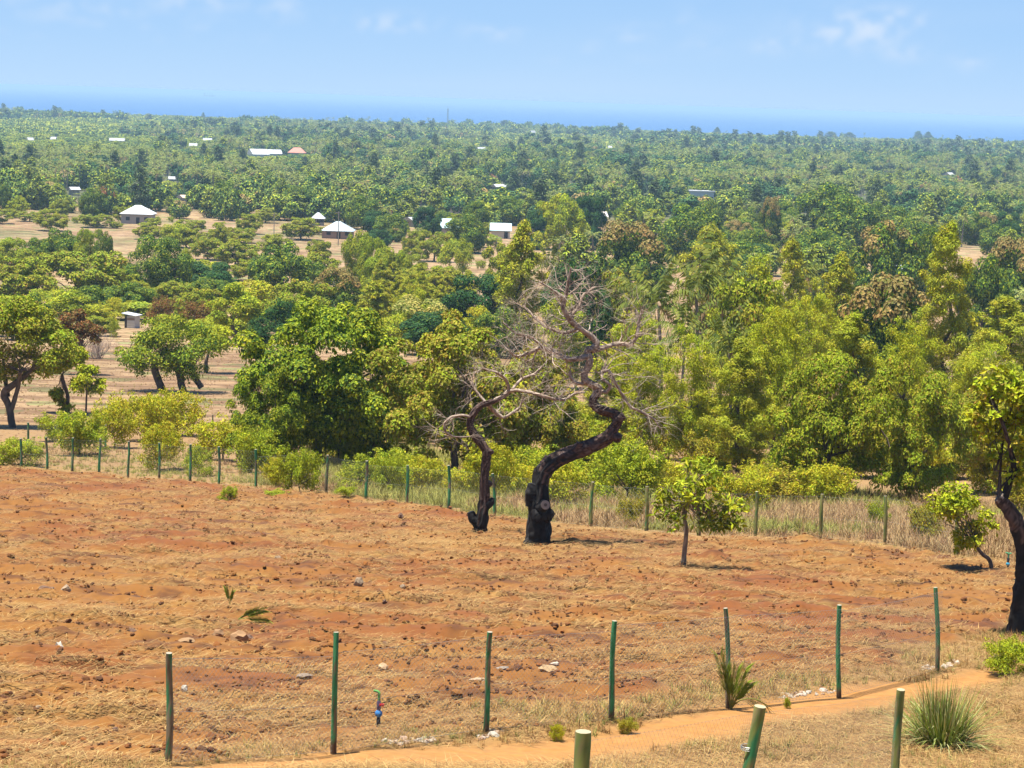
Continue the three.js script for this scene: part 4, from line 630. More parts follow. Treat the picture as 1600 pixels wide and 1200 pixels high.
{ // a freighter near the horizon
  const d = 21000, p = atD(327, 146, d); const t = thing('cargo_ship', 'faint cargo ship on the hazy horizon', 'ship', V(p.x, 0, -d)), B = new Build(), c = [0.03, 0.05, 0.09];
  B.quad([-58, 0, 8], [50, 0, 8], [58, 15, 8], [-60, 15, 8], c); B.quad([-60, 15, -8], [58, 15, -8], [50, 0, -8], [-58, 0, -8], c); B.quad([-60, 15, 8], [58, 15, 8], [58, 15, -8], [-60, 15, -8], c); B.quad([50, 0, 8], [50, 0, -8], [58, 15, -8], [58, 15, 8], c); B.quad([-58, 0, -8], [-58, 0, 8], [-60, 15, 8], [-60, 15, -8], c); part('hull', B.geo(), solidMat, t);
  const S = new Build(); S.box(-55, 15.1, -7, -38, 36, 7, c); part('deckhouse', S.geo(), solidMat, t); for (const x of [-15, 8, 30]) { const C = new Build(); C.box(x - 2.5, 15.1, -2, x + 2.5, 34, 2, c); part('crane', C.geo(), solidMat, t); }
}
// ------------------------------------------------------------------ the two charred trees
function barkTube(B, t, d, pos, seed, char, pale, seg = 28, step = 0.028) {   // t: [u, v, radius px, dz]; char, pale: bounds along the limb, 0..1
  const r = rngOf(seed), px = d / FPX, ctl = t.map(q => atD(q[0], q[1], d - (q[3] || 0)).sub(pos)), cv = new THREE.CatmullRomCurve3(ctl, false, 'catmullrom', 0.32), L = cv.getLength(), n = Math.max(8, Math.round(L / step)), pts = [], rad = [];
  for (let k = 0; k <= n; k++) { const s = k / n, f = s * (t.length - 1), i = Math.min(t.length - 2, f | 0); pts.push(cv.getPoint(s)); rad.push(lerp(t[i][2], t[i + 1][2], f - i) * px); }
  const first = B.p.length / 3; let side = null;
  for (let k = 0; k <= n; k++) {
    const tg = pts[Math.min(k + 1, n)].clone().sub(pts[Math.max(k - 1, 0)]).normalize(); if (!side) side = V(1, 0, 0.2); side = side.sub(tg.clone().multiplyScalar(side.dot(tg))).normalize(); const up = tg.clone().cross(side);
    for (let s = 0; s < seg; s++) {
      const a = s / seg * Math.PI * 2, along = k / n * L, R = rad[k], cx = Math.cos(a) * 2.2 + seed, sx = Math.sin(a) * 2.2;
      const plate = fbm(cx * 3.4 + sx * 1.7 + 20, along * 3.2 + sx * 4.2, 3), knot = vn(cx + 7 + sx, along * 2.2 + sx), rr = R * (0.74 + 0.52 * smooth(0.3, 0.7, plate) * 0.6 + 0.2 * plate + 0.30 * (knot - 0.5));
      const wob = fbm(cx * 1.5 + 3 + sx, along * 2 + 9, 3), f = k / n + (wob - 0.5) * 0.30;
      const pal = f < char ? CHAR : f < pale ? RUST : PALE; let c = pal[(vn(cx * 3 + sx * 5, along * 9) * 0.999 * pal.length) | 0]; c = c.map(x => x * (0.75 + 0.5 * vn(cx * 7, along * 30 + sx * 7)));
      const p = pts[k]; B.v(p.x + (side.x * Math.cos(a) + up.x * Math.sin(a)) * rr, p.y + (side.y * Math.cos(a) + up.y * Math.sin(a)) * rr, p.z + (side.z * Math.cos(a) + up.z * Math.sin(a)) * rr, c);
    }
    if (k) for (let s = 0; s < seg; s++) { const a = first + (k - 1) * seg + s, b = first + (k - 1) * seg + (s + 1) % seg; B.i.push(a, b, b + seg, a, b + seg, a + seg); }
  }
  const e = B.v(pts[n].x, pts[n].y, pts[n].z, f2(char)), l = first + n * seg; for (let s = 0; s < seg; s++) B.i.push(l + s, l + (s + 1) % seg, e);
  function f2(ch) { return ch >= 1 ? CHAR[0] : RUST[1]; }
  return { pts, rad };
}
function twig(r, B, p, dir, len, rad, depth, pal) {
  const n = 5, pts = [p.clone()], rr = [rad]; let q = p.clone(), d = dir.clone().normalize(); const bend = onBall(r).multiplyScalar(0.34);
  for (let k = 1; k <= n; k++) { d.add(onBall(r).multiplyScalar(0.30)).add(bend.clone().multiplyScalar(0.5)).normalize(); q = q.clone().addScaledVector(d, len / n); pts.push(q); rr.push(rad * (1 - 0.72 * k / n)); }
  const c = tint(r, pal, 0.35); B.tube(pts, rr, c, depth > 1 ? 5 : 3);
  if (depth > 0) { const m = depth > 1 ? 3 + (r() * 3 | 0) : 2 + (r() * 3 | 0); for (let k = 0; k < m; k++) { const f = 1 + (r() * (n - 0.01) | 0), o = pts[f], dd = pts[f].clone().sub(pts[f - 1]).normalize().add(onBall(r).multiplyScalar(0.95)); twig(r, B, o, dd, len * (0.45 + 0.35 * r()), rr[f] * 0.75, depth - 1, pal); } }
}
function charredTree(label, base, trunk, char, pale, stubs, limbs, seed, twigs) {
  const d = -base.z, r = rngOf(seed), t = thing('charred_tree', label, 'tree', base), T = new Build();
  barkTube(T, trunk.map((q, k) => [q[0], q[1], q[2] * (k < 4 ? 0.9 : k < 7 ? 0.76 : 0.70), q[3]]), d, base, seed, char, pale);
  for (const s of stubs) barkTube(T, s.t, d, base, seed + s.t[0][0], s.char ?? 2, 3, 12, 0.03);
  const bole = part('trunk', T.geo(true), barkMat, t);
  for (const s of stubs) if (s.cut) { const e = s.t[s.t.length - 1], p = atD(e[0], e[1], d - e[3]).sub(base), q = s.t[s.t.length - 2], a = atD(q[0], q[1], d - q[3]).sub(base), dir = p.clone().sub(a).normalize(), C = new Build(); C.tube([p.clone().addScaledVector(dir, 0.005), p.clone().addScaledVector(dir, 0.03)], [e[2] * d / FPX * 0.95, e[2] * d / FPX * 0.9], [0.16, 0.12, 0.09], 16, null, 0, [0.27, 0.215, 0.17]); C.tube([p.clone().addScaledVector(dir, 0.031), p.clone().addScaledVector(dir, 0.04)], [e[2] * d / FPX * 0.35, e[2] * d / FPX * 0.3], [0.12, 0.09, 0.07], 10, null, 0, [0.10, 0.08, 0.06]); part('sawn_face', C.geo(), barkMat, bole); }
  const W = new Build();
  for (const l of limbs) {
    const B = new Build(), { pts, rad } = barkTube(B, l.map(q => [q[0], q[1], q[2] * 0.82, q[3]]), d, base, seed + l[0][0] + l[0][1], -1, -1, 10, 0.05); part('branch', B.geo(true), barkMat, t);
    const n = Math.round(pts.length / 2.1 * twigs); for (let k = 0; k < n; k++) { const f = Math.min(pts.length - 1, Math.max(2, Math.round((0.2 + 0.8 * r()) * (pts.length - 1)))), along = pts[f].clone().sub(pts[f - 2]).normalize(); twig(r, W, pts[f], along.multiplyScalar(0.6).add(onBall(r)).add(V(0, 0.15, 0)), 0.5 + r() * 0.75, Math.max(0.0085, rad[f] * 0.34), 2, PALE); }
  }
  const w = part('twigs', W.geo(), barkMat, t); w.userData = { kind: 'stuff' };
  return t;
}
charredTree('larger charred tree with bent trunk, sawn stub and bare bleached crown', onGround(839, 849),
  [[839, 856, 23], [840, 838, 20], [842, 815, 18], [842, 785, 17], [844, 755, 17], [851, 735, 17], [870, 720, 16], [895, 708, 15.5], [925, 697, 15], [948, 684, 14], [960, 668, 11], [966, 655, 11], [958, 646, 10], [940, 641, 9.5], [928, 634, 9], [927, 624, 8.5], [934, 614, 8.5], [935, 606, 8.5], [924, 600, 8], [914, 594, 8], [913, 584, 7], [919, 574, 7], [922, 562, 7], [918, 550, 7], [922, 542, 6]],
  0.21, 0.66,
  [{ t: [[842, 795, 11, 0.15], [850, 790, 10, 0.35], [852, 789, 8, 0.5]], cut: true }, { t: [[846, 806, 13, 0.1], [858, 803, 11, 0.25], [864, 806, 7, 0.3]] }, { t: [[836, 800, 9, 0.2], [840, 808, 8, 0.36], [840, 809, 6, 0.44]] }, { t: [[848, 738, 9], [851, 722, 7], [853, 711, 1.5]], char: 0.1 }, { t: [[955, 680, 9], [966, 683, 8], [971, 685, 6]], char: -1 }, { t: [[963, 656, 9], [972, 650, 7], [975, 648, 5]], char: -1 }, { t: [[898, 704, 6, 0.1], [905, 694, 6, 0.15], [906, 691, 5, 0.15]], char: -1 }, { t: [[838, 845, 12, -0.1], [825, 850, 9], [818, 856, 5]] }, { t: [[831, 790, 8, 0.1], [829, 770, 9, 0.1], [832, 755, 5, 0.1]] }],
  [[[922, 546, 6.5], [932, 538, 6], [926, 528, 5.5], [907, 514, 5, 0.2], [891, 500, 4.6, 0.3], [880, 482, 4.2, 0.4], [884, 464, 3.6, 0.4], [888, 440, 3, 0.5], [892, 418, 2, 0.6]],
    [[920, 556, 5.5], [905, 560, 5, 0.2], [885, 561, 4.4, 0.3], [868, 550, 4.2, 0.4], [845, 543, 3.8, 0.5], [828, 551, 3.2, 0.5], [808, 557, 2.4, 0.6], [796, 549, 1.8, 0.6]],
    [[924, 548, 5.5], [942, 543, 5, -0.2], [962, 538, 4.2, -0.3], [984, 538, 3.8, -0.4], [995, 526, 3.2, -0.4], [998, 505, 2.6, -0.5], [1003, 484, 1.8, -0.5]],
    [[936, 610, 3.6], [948, 613, 3.4, 0.2], [953, 602, 3.2, 0.3], [941, 591, 3, 0.3], [940, 582, 3, 0.2], [951, 579, 3, 0.2], [961, 597, 2.9, 0.1], [973, 618, 2.6], [986, 636, 2.5], [1006, 646, 2.2], [1022, 655, 1.8], [1032, 670, 1.2]],
    [[912, 600, 3.8], [899, 598, 3.4, 0.2], [891, 588, 2.8, 0.2], [889, 580, 1.6, 0.2]],
    [[905, 514, 3.4, 0.2], [880, 520, 3, -0.2], [856, 512, 2.8, -0.4], [836, 496, 2.4, -0.6], [818, 478, 1.8, -0.8]],
    [[888, 498, 3, 0.3], [905, 478, 2.6, 0.1], [912, 460, 2.2], [930, 448, 1.6, -0.2]],
    [[884, 470, 2.6, 0.4], [862, 452, 2.2, 0.6], [842, 440, 1.6, 0.7]],
    [[848, 543, 2.8, 0.5], [832, 528, 2.4, 0.7], [806, 520, 2, 0.8], [786, 504, 1.4, 0.9]]], 611, 1);
charredTree('smaller charred tree with snaking trunk left of the larger one', onGround(749, 834),
  [[749, 840, 12], [750, 825, 11], [754, 800, 10], [757, 775, 9], [757, 745, 8.5], [760, 722, 8.5], [759, 704, 8.5], [750, 690, 9], [740, 677, 8.5], [735, 664, 8], [737, 651, 7.5], [745, 639, 7], [757, 631, 6.5], [773, 626, 5.5], [788, 618, 5], [797, 609, 4.4]],
  0.17, 0.90,
  [{ t: [[750, 822, 8], [740, 812, 8], [735, 800, 6]] }, { t: [[757, 708, 7], [766, 706, 6], [769, 703, 4]], char: -1 }, { t: [[760, 790, 7], [768, 784, 6], [770, 778, 3]] }, { t: [[760, 755, 6], [767, 757, 4], [769, 758, 2]], char: -1 }],
  [[[795, 611, 3.8], [808, 610, 3.4, 0.2], [826, 613, 3.2, 0.3], [846, 618, 3, 0.3], [866, 623, 2.7, 0.3], [882, 624, 2.4, 0.2], [898, 615, 2, 0.1], [914, 613, 1.4]],
    [[737, 652, 3], [722, 649, 2.6, 0.2], [705, 652, 2.4, 0.3], [694, 662, 2.2, 0.4], [697, 675, 2, 0.4], [708, 682, 1.8, 0.3], [728, 683, 1.6, 0.2]],
    [[764, 632, 4], [772, 643, 3.6, -0.2], [786, 652, 3.2, -0.3], [800, 645, 2.8, -0.4], [812, 636, 2.2, -0.5], [818, 620, 1.6, -0.5]],
    [[796, 610, 3.4], [790, 592, 2.8, 0.2], [772, 580, 2.2, 0.4], [752, 576, 1.6, 0.5]],
    [[800, 609, 3], [815, 592, 2.4, -0.2], [835, 584, 2, -0.3], [850, 570, 1.4, -0.4]],
    [[760, 630, 2.6], [745, 612, 2.2, -0.3], [735, 596, 1.6, -0.4]]], 622, 0.8);

// ------------------------------------------------------------------ fences
const PAINT = [[0.034, 0.19, 0.07], [0.05, 0.235, 0.09], [0.024, 0.15, 0.055]], WOOD = [[0.15, 0.115, 0.065], [0.20, 0.16, 0.10], [0.12, 0.10, 0.055]], MOSSY = [[0.18, 0.20, 0.045], [0.22, 0.23, 0.06], [0.12, 0.165, 0.038], [0.24, 0.20, 0.08]];
function postGeo(lean, h, rad, worn, seed, cut) {                    // a crooked round post, paint worn off in patches
  const r = rngOf(seed), B = new Build(), n = 16, pts = [], rr = [], w1 = (r() - 0.5) * 0.09, w2 = (r() - 0.5) * 0.05;
  for (let k = 0; k <= n; k++) { const t = k / n; pts.push(V(lean.x * t + Math.sin(t * 5 + seed) * w1 * t, -0.25 + (h + 0.25) * t, lean.z * t + Math.sin(t * 7) * w2)); rr.push(rad * (1.08 - 0.16 * t) * (0.95 + 0.1 * vn(t * 6, seed))); }
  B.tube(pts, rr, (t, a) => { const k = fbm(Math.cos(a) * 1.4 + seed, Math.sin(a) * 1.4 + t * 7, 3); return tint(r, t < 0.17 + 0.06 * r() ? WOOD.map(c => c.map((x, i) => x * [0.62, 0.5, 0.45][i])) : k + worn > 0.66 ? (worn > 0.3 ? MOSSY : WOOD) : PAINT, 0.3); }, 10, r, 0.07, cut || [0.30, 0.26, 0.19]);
  return B.geo(true);
}
const WIREMAT = new THREE.MeshStandardMaterial({ color: 0x9a9a94, roughness: 0.5, metalness: 0.6 });
function meshPanel(a, b, ha, hb, gap, rad) {                          // woven wire between two post feet
  const B = new Build(), L = a.distanceTo(b), at = (s, y) => { const p = a.clone().lerp(b, s / L), x = p.x, d = -p.z; p.y = lerp(a.y, b.y, s / L) + y; return p; }, H = Math.min(ha, hb) - 0.08, c = [1, 1, 1];
  for (let k = -H; k < L; k += gap) for (const sg of [1, -1]) { let s0 = k, y0 = sg > 0 ? 0.03 : H, s1 = k + H, y1 = sg > 0 ? H : 0.03; if (s0 < 0) { y0 = sg > 0 ? -s0 + 0.03 : H + s0; s0 = 0; } if (s1 > L) { y1 = sg > 0 ? H - (s1 - L) : 0.03 + (s1 - L); s1 = L; } if (s1 > s0 + 0.01) B.tube([at(s0, y0), at(s1, y1)], [rad, rad], c, 3); }
  for (const y of [0.05, H * 0.5, H]) B.tube([at(0, y), at(L * 0.5, y - 0.015), at(L, y)], [rad * 1.4, rad * 1.4, rad * 1.4], c, 3);
  return B;
}
function fence(name, label, posts, rad, wornOf, gap, wire, cutOf) {
  const feet = posts.map(p => p[4] ?? onGround(p[2], p[3])), t = thing(name, label, 'fence', feet[0]), tops = posts.map((p, k) => atD(p[0], p[1], -feet[k].z));
  const hs = feet.map((f, k) => tops[k].y - f.y);
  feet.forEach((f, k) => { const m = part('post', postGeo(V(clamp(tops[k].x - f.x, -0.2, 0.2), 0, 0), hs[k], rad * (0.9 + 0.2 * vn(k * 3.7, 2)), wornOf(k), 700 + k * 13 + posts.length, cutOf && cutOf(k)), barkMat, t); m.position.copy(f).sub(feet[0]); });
  for (let k = 0; k + 1 < feet.length; k++) part('wire_mesh', meshPanel(feet[k].clone().sub(feet[0]), feet[k + 1].clone().sub(feet[0]), hs[k], hs[k + 1], gap, wire).geo(), WIREMAT, t);
  return t;
}
fence('wire_fence', 'green post and wire fence along the dirt track in front of the ploughed field', NEAR_POSTS, 0.045, k => [0.2, 0.03, 0.08, 0.14, 0.05, 0.04, 0.04][k], 0.085, 0.0016);
fence('wire_fence', 'green post and wire fence on the far side of the ploughed field', FAR_POSTS, 0.060, k => k > 14 ? 0.34 : k === 9 || k === 10 ? 0.3 : 0.08, 0.16, 0.0014);
{ // stout posts nearest the camera
  const foot = (u, v) => { let d = 14; while (d < 34) { const p = atD(u, v, d); if (p.y - ground(p.x, d) < 1.45) break; d += 0.02; } const p = atD(u, v, d); return V(p.x, ground(p.x, d), -d); };
  const P = [[912, 1143], [1181, 1103], [1408, 1077]].map(([u, v], k) => { const f = foot(u, v); f.x += [-0.03, -0.11, -0.04][k]; return [u, v, u, v, f]; });
  const F = fence('wire_fence', 'three stout mossy posts of a fence cut off by the bottom edge', P, 0.058, () => 0.36, 0.085, 0.0006, () => [0.34, 0.29, 0.18]);
  const T = new Build(); const p = atD(1170, 1172, -P[1][4].z).sub(P[1][4]); for (let k = 0; k < 3; k++) { const ring = []; for (let a = 0; a <= 12; a++) ring.push(V(p.x + Math.cos(a / 6 * Math.PI) * 0.066, p.y + k * 0.014, p.z - 0.03 + Math.sin(a / 6 * Math.PI) * 0.066)); T.tube(ring, ring.map(() => 0.004), [0.25, 0.25, 0.25], 4); }
  const tie = part('wire_tie', T.geo(), WIREMAT, F); tie.position.copy(P[1][4]).sub(P[0][4]);
}
fence('wire_fence', 'short row of posts at the edge of the upper ploughed strip, left', [[44, 660, 44, 697], [96, 662, 96, 700], [165, 664, 165, 702]], 0.06, () => 0.05, 0.2, 0.0012);
fence('wire_fence', 'small dark posts behind the bushes left of the huge bushy tree', [[303, 648, 303, 672], [333, 648, 333, 672], [369, 648, 369, 668], [382, 648, 382, 668]], 0.05, () => 0.3, 0.2, 0.0012);

// ------------------------------------------------------------------ water risers
function riser(label, u, vTop, vBase, red) {
  const p = onGround(u, vBase), d = -p.z, h = atD(u, vTop, d).y - p.y, t = thing('water_riser', label, 'standpipe', p), ring = (y0, y1, r0, r1, c, name, n = 10) => { const B = new Build(); B.tube([V(0, y0, 0), V(0, y0 + (y1 - y0) * 0.3, 0), V(0, y0 + (y1 - y0) * 0.7, 0), V(0, y1, 0)], [r0, r1, r1, r0], c, n, null, 0, c); return part(name, B.geo(true), solidMat, t); };
  ring(-0.1, h * 0.30, 0.030, 0.032, [0.02, 0.02, 0.03], 'pipe'); ring(h * 0.28, h * 0.47, 0.030, 0.060, red ? [0.02, 0.16, 0.42] : [0.03, 0.25, 0.38], 'coupling'); const valve = ring(h * 0.46, h * 0.74, 0.028, 0.036, red ? [0.09, 0.06, 0.12] : [0.02, 0.03, 0.05], 'valve');
  if (red) { const B = new Build(); B.box(0.01, h * 0.60, 0.01, 0.085, h * 0.66, 0.05, [0.45, 0.02, 0.02]); part('handle', B.geo(), solidMat, valve); }
  const B = new Build(), g = red ? [0.10, 0.32, 0.07] : [0.07, 0.30, 0.14]; B.tube([V(0, h * 0.72, 0), V(0, h * 0.9, 0), V(0, h * 0.96, 0), V(-0.03, h, 0), V(-0.09, h * 1.01, 0)], [0.022, 0.022, 0.024, 0.022, 0.02], g, 8, null, 0, true); if (!red) B.tube([V(0, h * 0.97, 0), V(0.09, h * 0.99, 0)], [0.02, 0.02], g, 8, null, 0, true); part('spout', B.geo(true), solidMat, t);
}
riser('blue and green water riser with red valve behind the track fence', 591, 1080, 1138, true);
riser('small blue water riser beside the black leaning trunk', 1574, 864, 894, false);

// ------------------------------------------------------------------ plants of the foreground
{ // the big tussock
  const p = onGround(1472, 1166), r = rngOf(71), B = new Build(), t = thing('grass_tussock', 'large spiky grass tussock beside the stout post at lower right', 'grass', p);
  for (let k = 0; k < 820; k++) { const a = r() * 6.283, el = 0.3 + Math.pow(r(), 0.6) * 1.25, L = 0.75 + r() * 0.75, o = V(Math.cos(a) * r() * 0.36, 0, Math.sin(a) * r() * 0.36), dir = V(Math.cos(a) * Math.cos(el), Math.sin(el), Math.sin(a) * Math.cos(el)); B.blade(o, dir, V(-Math.sin(a), 0, Math.cos(a)), L, 0.024 + r() * 0.02, tint(r, [[0.20, 0.25, 0.035], [0.26, 0.31, 0.06], [0.14, 0.185, 0.025], [0.42, 0.42, 0.18], [0.34, 0.27, 0.10]], 0.3), r() < 0.45 ? 0.3 + r() * 0.6 : 0.08 + r() * 0.3, 5); }
  part('blades', B.geo(), leafMat, t).userData = { kind: 'stuff' };
  const S = new Build(); for (let k = 0; k < 40; k++) { const o = V((r() - 0.5) * 0.4 - 0.08, 0, (r() - 0.5) * 0.3), a = r() * 6.28; S.blade(o, V(Math.cos(a) * 0.14 - 0.05, 1, Math.sin(a) * 0.14).normalize(), V(-Math.sin(a), 0, Math.cos(a)), 1.2 + r() * 0.4, 0.024, tint(r, [[0.15, 0.20, 0.03], [0.22, 0.17, 0.06]], 0.3), 0.15, 3); } part('seed_stalks', S.geo(), leafMat, t).userData = { kind: 'stuff' };
}
function seedling(label, u, v, fr, seed) {           // young palms with pleated fronds: [angle in the picture, length, toward camera, droop]
  const p = onGround(u, v), r = rngOf(seed), t = thing('palm_seedling', label, 'seedling', p);
  for (const [a, L, z, dr] of fr) { const B = new Build(), N = 8; let q = V(0, 0, 0), e = a; const path = [q]; for (let k = 1; k <= N; k++) { q = q.clone().add(V(Math.cos(e) * L / N, Math.sin(e) * L / N, z / N)); e -= dr / N * Math.sign(Math.PI / 2 - a || 1); path.push(q); }
    B.tube(path, path.map((_, k) => lerp(0.014, 0.004, k / N)), [0.22, 0.22, 0.05], 4);
    for (let k = 0; k < 20; k++) for (const s of [-1, 1]) { const f = (0.3 + 0.7 * k / 20) * N, i = Math.min(N - 1, f | 0), o = path[i].clone().lerp(path[i + 1], f - i), al = path[i + 1].clone().sub(path[i]).normalize(), cr = V(-al.y, al.x, 0.6 * s).multiplyScalar(s).normalize(); B.kite(o, al.clone().multiplyScalar(1.1).add(cr.multiplyScalar(0.55)).add(V(0, -0.25 * dr, 0.25 * (r() - 0.5))).normalize(), V(0, 0, 1).add(cr).normalize(), V(0, 1, 0), L * 0.36 * (0.7 + 0.4 * r()), 0.034, tint(r, [[0.24, 0.31, 0.026], [0.31, 0.36, 0.036], [0.18, 0.24, 0.022]], 0.3), 0, 0.4); }
    part('frond', B.geo(), leafMat, t); }
}
seedling('palm seedling with upright and drooping fronds at a fence post by the track', 1142, 1104, [[1.78, 1.0, 0.1, 0.1], [1.68, 0.75, 0.05, 0.1], [1.5, 0.7, -0.1, 0.1], [1.3, 0.62, 0.2, 0.3], [1.4, 0.8, 0.1, 0.2], [1.15, 0.6, 0.1, 0.3], [1.0, 0.95, 0.1, 2.6]], 81);
seedling('fallen green palm frond lying on the ploughed field', 372, 970, [[0.55, 0.65, 0.1, 0.3], [0.3, 0.7, 0.3, 0.3], [0.75, 0.5, 0.1, 0.4]], 82);
seedling('small sprout standing behind the fallen frond on the field', 359, 949, [[1.75, 0.42, 0, 0.1], [1.4, 0.36, 0.1, 0.2]], 83);
// stones and scraps: u, v, width px, height px, colour, label
const PALEST = [0.33, 0.24, 0.155], FLINT = [0.16, 0.09, 0.06];
for (const [u, v, w, h, c, label, flat] of [[93, 1018, 15, 18, [0.52, 0.47, 0.38], 'upright white stone on the left of the field'], [72, 924, 24, 12, FLINT, 'dark broken log end on the left of the field'], [103, 925, 18, 14, PALEST, 'pale stone beside the dark log end'], [122, 926, 16, 6, FLINT, 'flat dark clod right of the pale stone'], [374, 1008, 28, 18, [0.33, 0.19, 0.09], 'largest orange slab below the fallen frond'], [340, 996, 18, 12, [0.30, 0.17, 0.08], 'smaller slab left of the largest orange slab'], [388, 1000, 16, 10, FLINT, 'dark stone right of the largest orange slab'], [290, 1015, 26, 9, [0.30, 0.18, 0.085], 'flat slab lying left of the slab group'], [288, 1092, 11, 10, [0.42, 0.37, 0.30], 'round white stone right of the weathered post'], [560, 924, 14, 13, PALEST, 'pointed pale stone in the middle of the field'], [629, 927, 8, 6, PALEST, 'tiny pale stone right of the pointed one'], [598, 1048, 16, 10, [0.50, 0.34, 0.2], 'pale flat stone above the water riser'], [475, 1058, 28, 7, [0.25, 0.19, 0.14], 'splintered wood piece left of the bright green post', 1], [450, 1072, 26, 6, [0.22, 0.16, 0.12], 'lower splintered wood piece left of the bright green post', 1], [692, 1066, 30, 6, [0.50, 0.38, 0.26], 'pale stick on the field above the riser', 1], [745, 1062, 24, 6, [0.42, 0.30, 0.2], 'stick left of the middle fence post', 1], [784, 1056, 22, 7, [0.30, 0.25, 0.2], 'grey plank bit right of the middle fence post', 1], [857, 1050, 34, 9, [0.36, 0.24, 0.12], 'flat yellowish slab between middle and wavy posts'], [866, 1046, 16, 6, [0.6, 0.52, 0.4], 'pale chip on the flat yellowish slab', 1], [1014, 1024, 14, 8, [0.30, 0.24, 0.18], 'rounded rock right of the wavy post'], [1250, 988, 18, 7, [0.08, 0.08, 0.09], 'black plastic scrap on the right of the field'], [601, 950, 8, 6, FLINT, 'dark clod stone in mid field'], [602, 1010, 10, 8, FLINT, 'dark lump above the splinters'], [180, 1148, 10, 8, FLINT, 'dark lump near the lower left verge'], [72, 1091, 10, 7, PALEST, 'pale pebble at the lower left of the field'], [1296, 1002, 8, 5, PALEST, 'small pale pebble left of the sixth post'], [30, 1127, 10, 7, FLINT, 'dark clod at the lower left edge'], [60, 1120, 9, 7, PALEST, 'pale pebble beside the lower left dark clod'], [820, 1016, 0.1, 0.1, FLINT, null], [435, 876, 14, 6, PALEST, 'pale stones by the upper middle of the field'], [626, 815, 9, 7, FLINT, 'dark lump left of the smaller charred tree'], [205, 988, 16, 6, FLINT, 'dark flat lump on the left of the field']]) {
  if (!label) continue; const p = onGround(u, v), d = -p.z, k = d / FPX, r = rngOf(u * 7 + v), g = new THREE.IcosahedronGeometry(0.5, 1), a = g.attributes.position, seen = {};
  for (let i = 0; i < a.count; i++) { const key = [a.getX(i), a.getY(i), a.getZ(i)].map(x => x.toFixed(3)).join(), f = seen[key] ??= 0.72 + r() * 0.5; a.setXYZ(i, a.getX(i) * f, a.getY(i) * f, a.getZ(i) * f); }
  g.scale(w * k, h * k * (flat ? 1.2 : 1.35), flat ? Math.min(w * k * 0.4, 0.12) : w * k * 0.8); g.computeVertexNormals(); g.rotateZ(flat ? 0.12 : (r() - 0.5) * 0.3);
  const q = 0.9 + r() * 0.2; p.y += h * k * 0.35; single(flat ? 'wood_scrap' : c[0] < 0.1 ? 'plastic_scrap' : 'stone', g, new THREE.MeshStandardMaterial({ color: new THREE.Color().setRGB(c[0] * q * 0.8, c[1] * q * 0.8, c[2] * q * 0.8), roughness: 0.95 }), label, flat ? 'wood' : c[0] < 0.1 ? 'plastic' : 'stone', p);
}
{ // heap of dry brambles
  const p = onGround(1302, 782), r = rngOf(91), t = thing('bramble_heap', 'grey heap of dry brambles in front of the hollow thicket', 'brush heap', p), B = new Build();
  for (let k = 0; k < 420; k++) { const a = r() * 6.28, R = r() * 0.9, o = V(Math.cos(a) * R - 0.1, 0, Math.sin(a) * R), top = 1.5 * (1 - R * 0.6); B.blade(o, V(Math.cos(a + 1) * 0.5, 1.2, Math.sin(a + 1) * 0.5).normalize(), V(-Math.sin(a), 0, Math.cos(a)), top * (0.6 + r() * 0.7), 0.025, tint(r, [[0.30, 0.25, 0.22], [0.38, 0.33, 0.30], [0.22, 0.17, 0.12], [0.30, 0.24, 0.11]], 0.3), 0.4 + r() * 0.5, 4); }
  part('stems', B.geo(), dryMat, t).userData = { kind: 'stuff' };
  const q = onGround(150, 560), t2 = thing('bare_bush', 'leafless grey bush below the rust brown withered tree', 'bush', q), C = new Build(); for (let k = 0; k < 34; k++) twig(r, C, V((r() - 0.5) * 1.5, 0, (r() - 0.5)), V((r() - 0.5) * 2.2, 0.9, r() - 0.5), 1.6 + r() * 1.6, 0.035, 2, [[0.27, 0.20, 0.16], [0.33, 0.26, 0.22]]); part('stems', C.geo(), barkMat, t2).userData = { kind: 'stuff' };
}
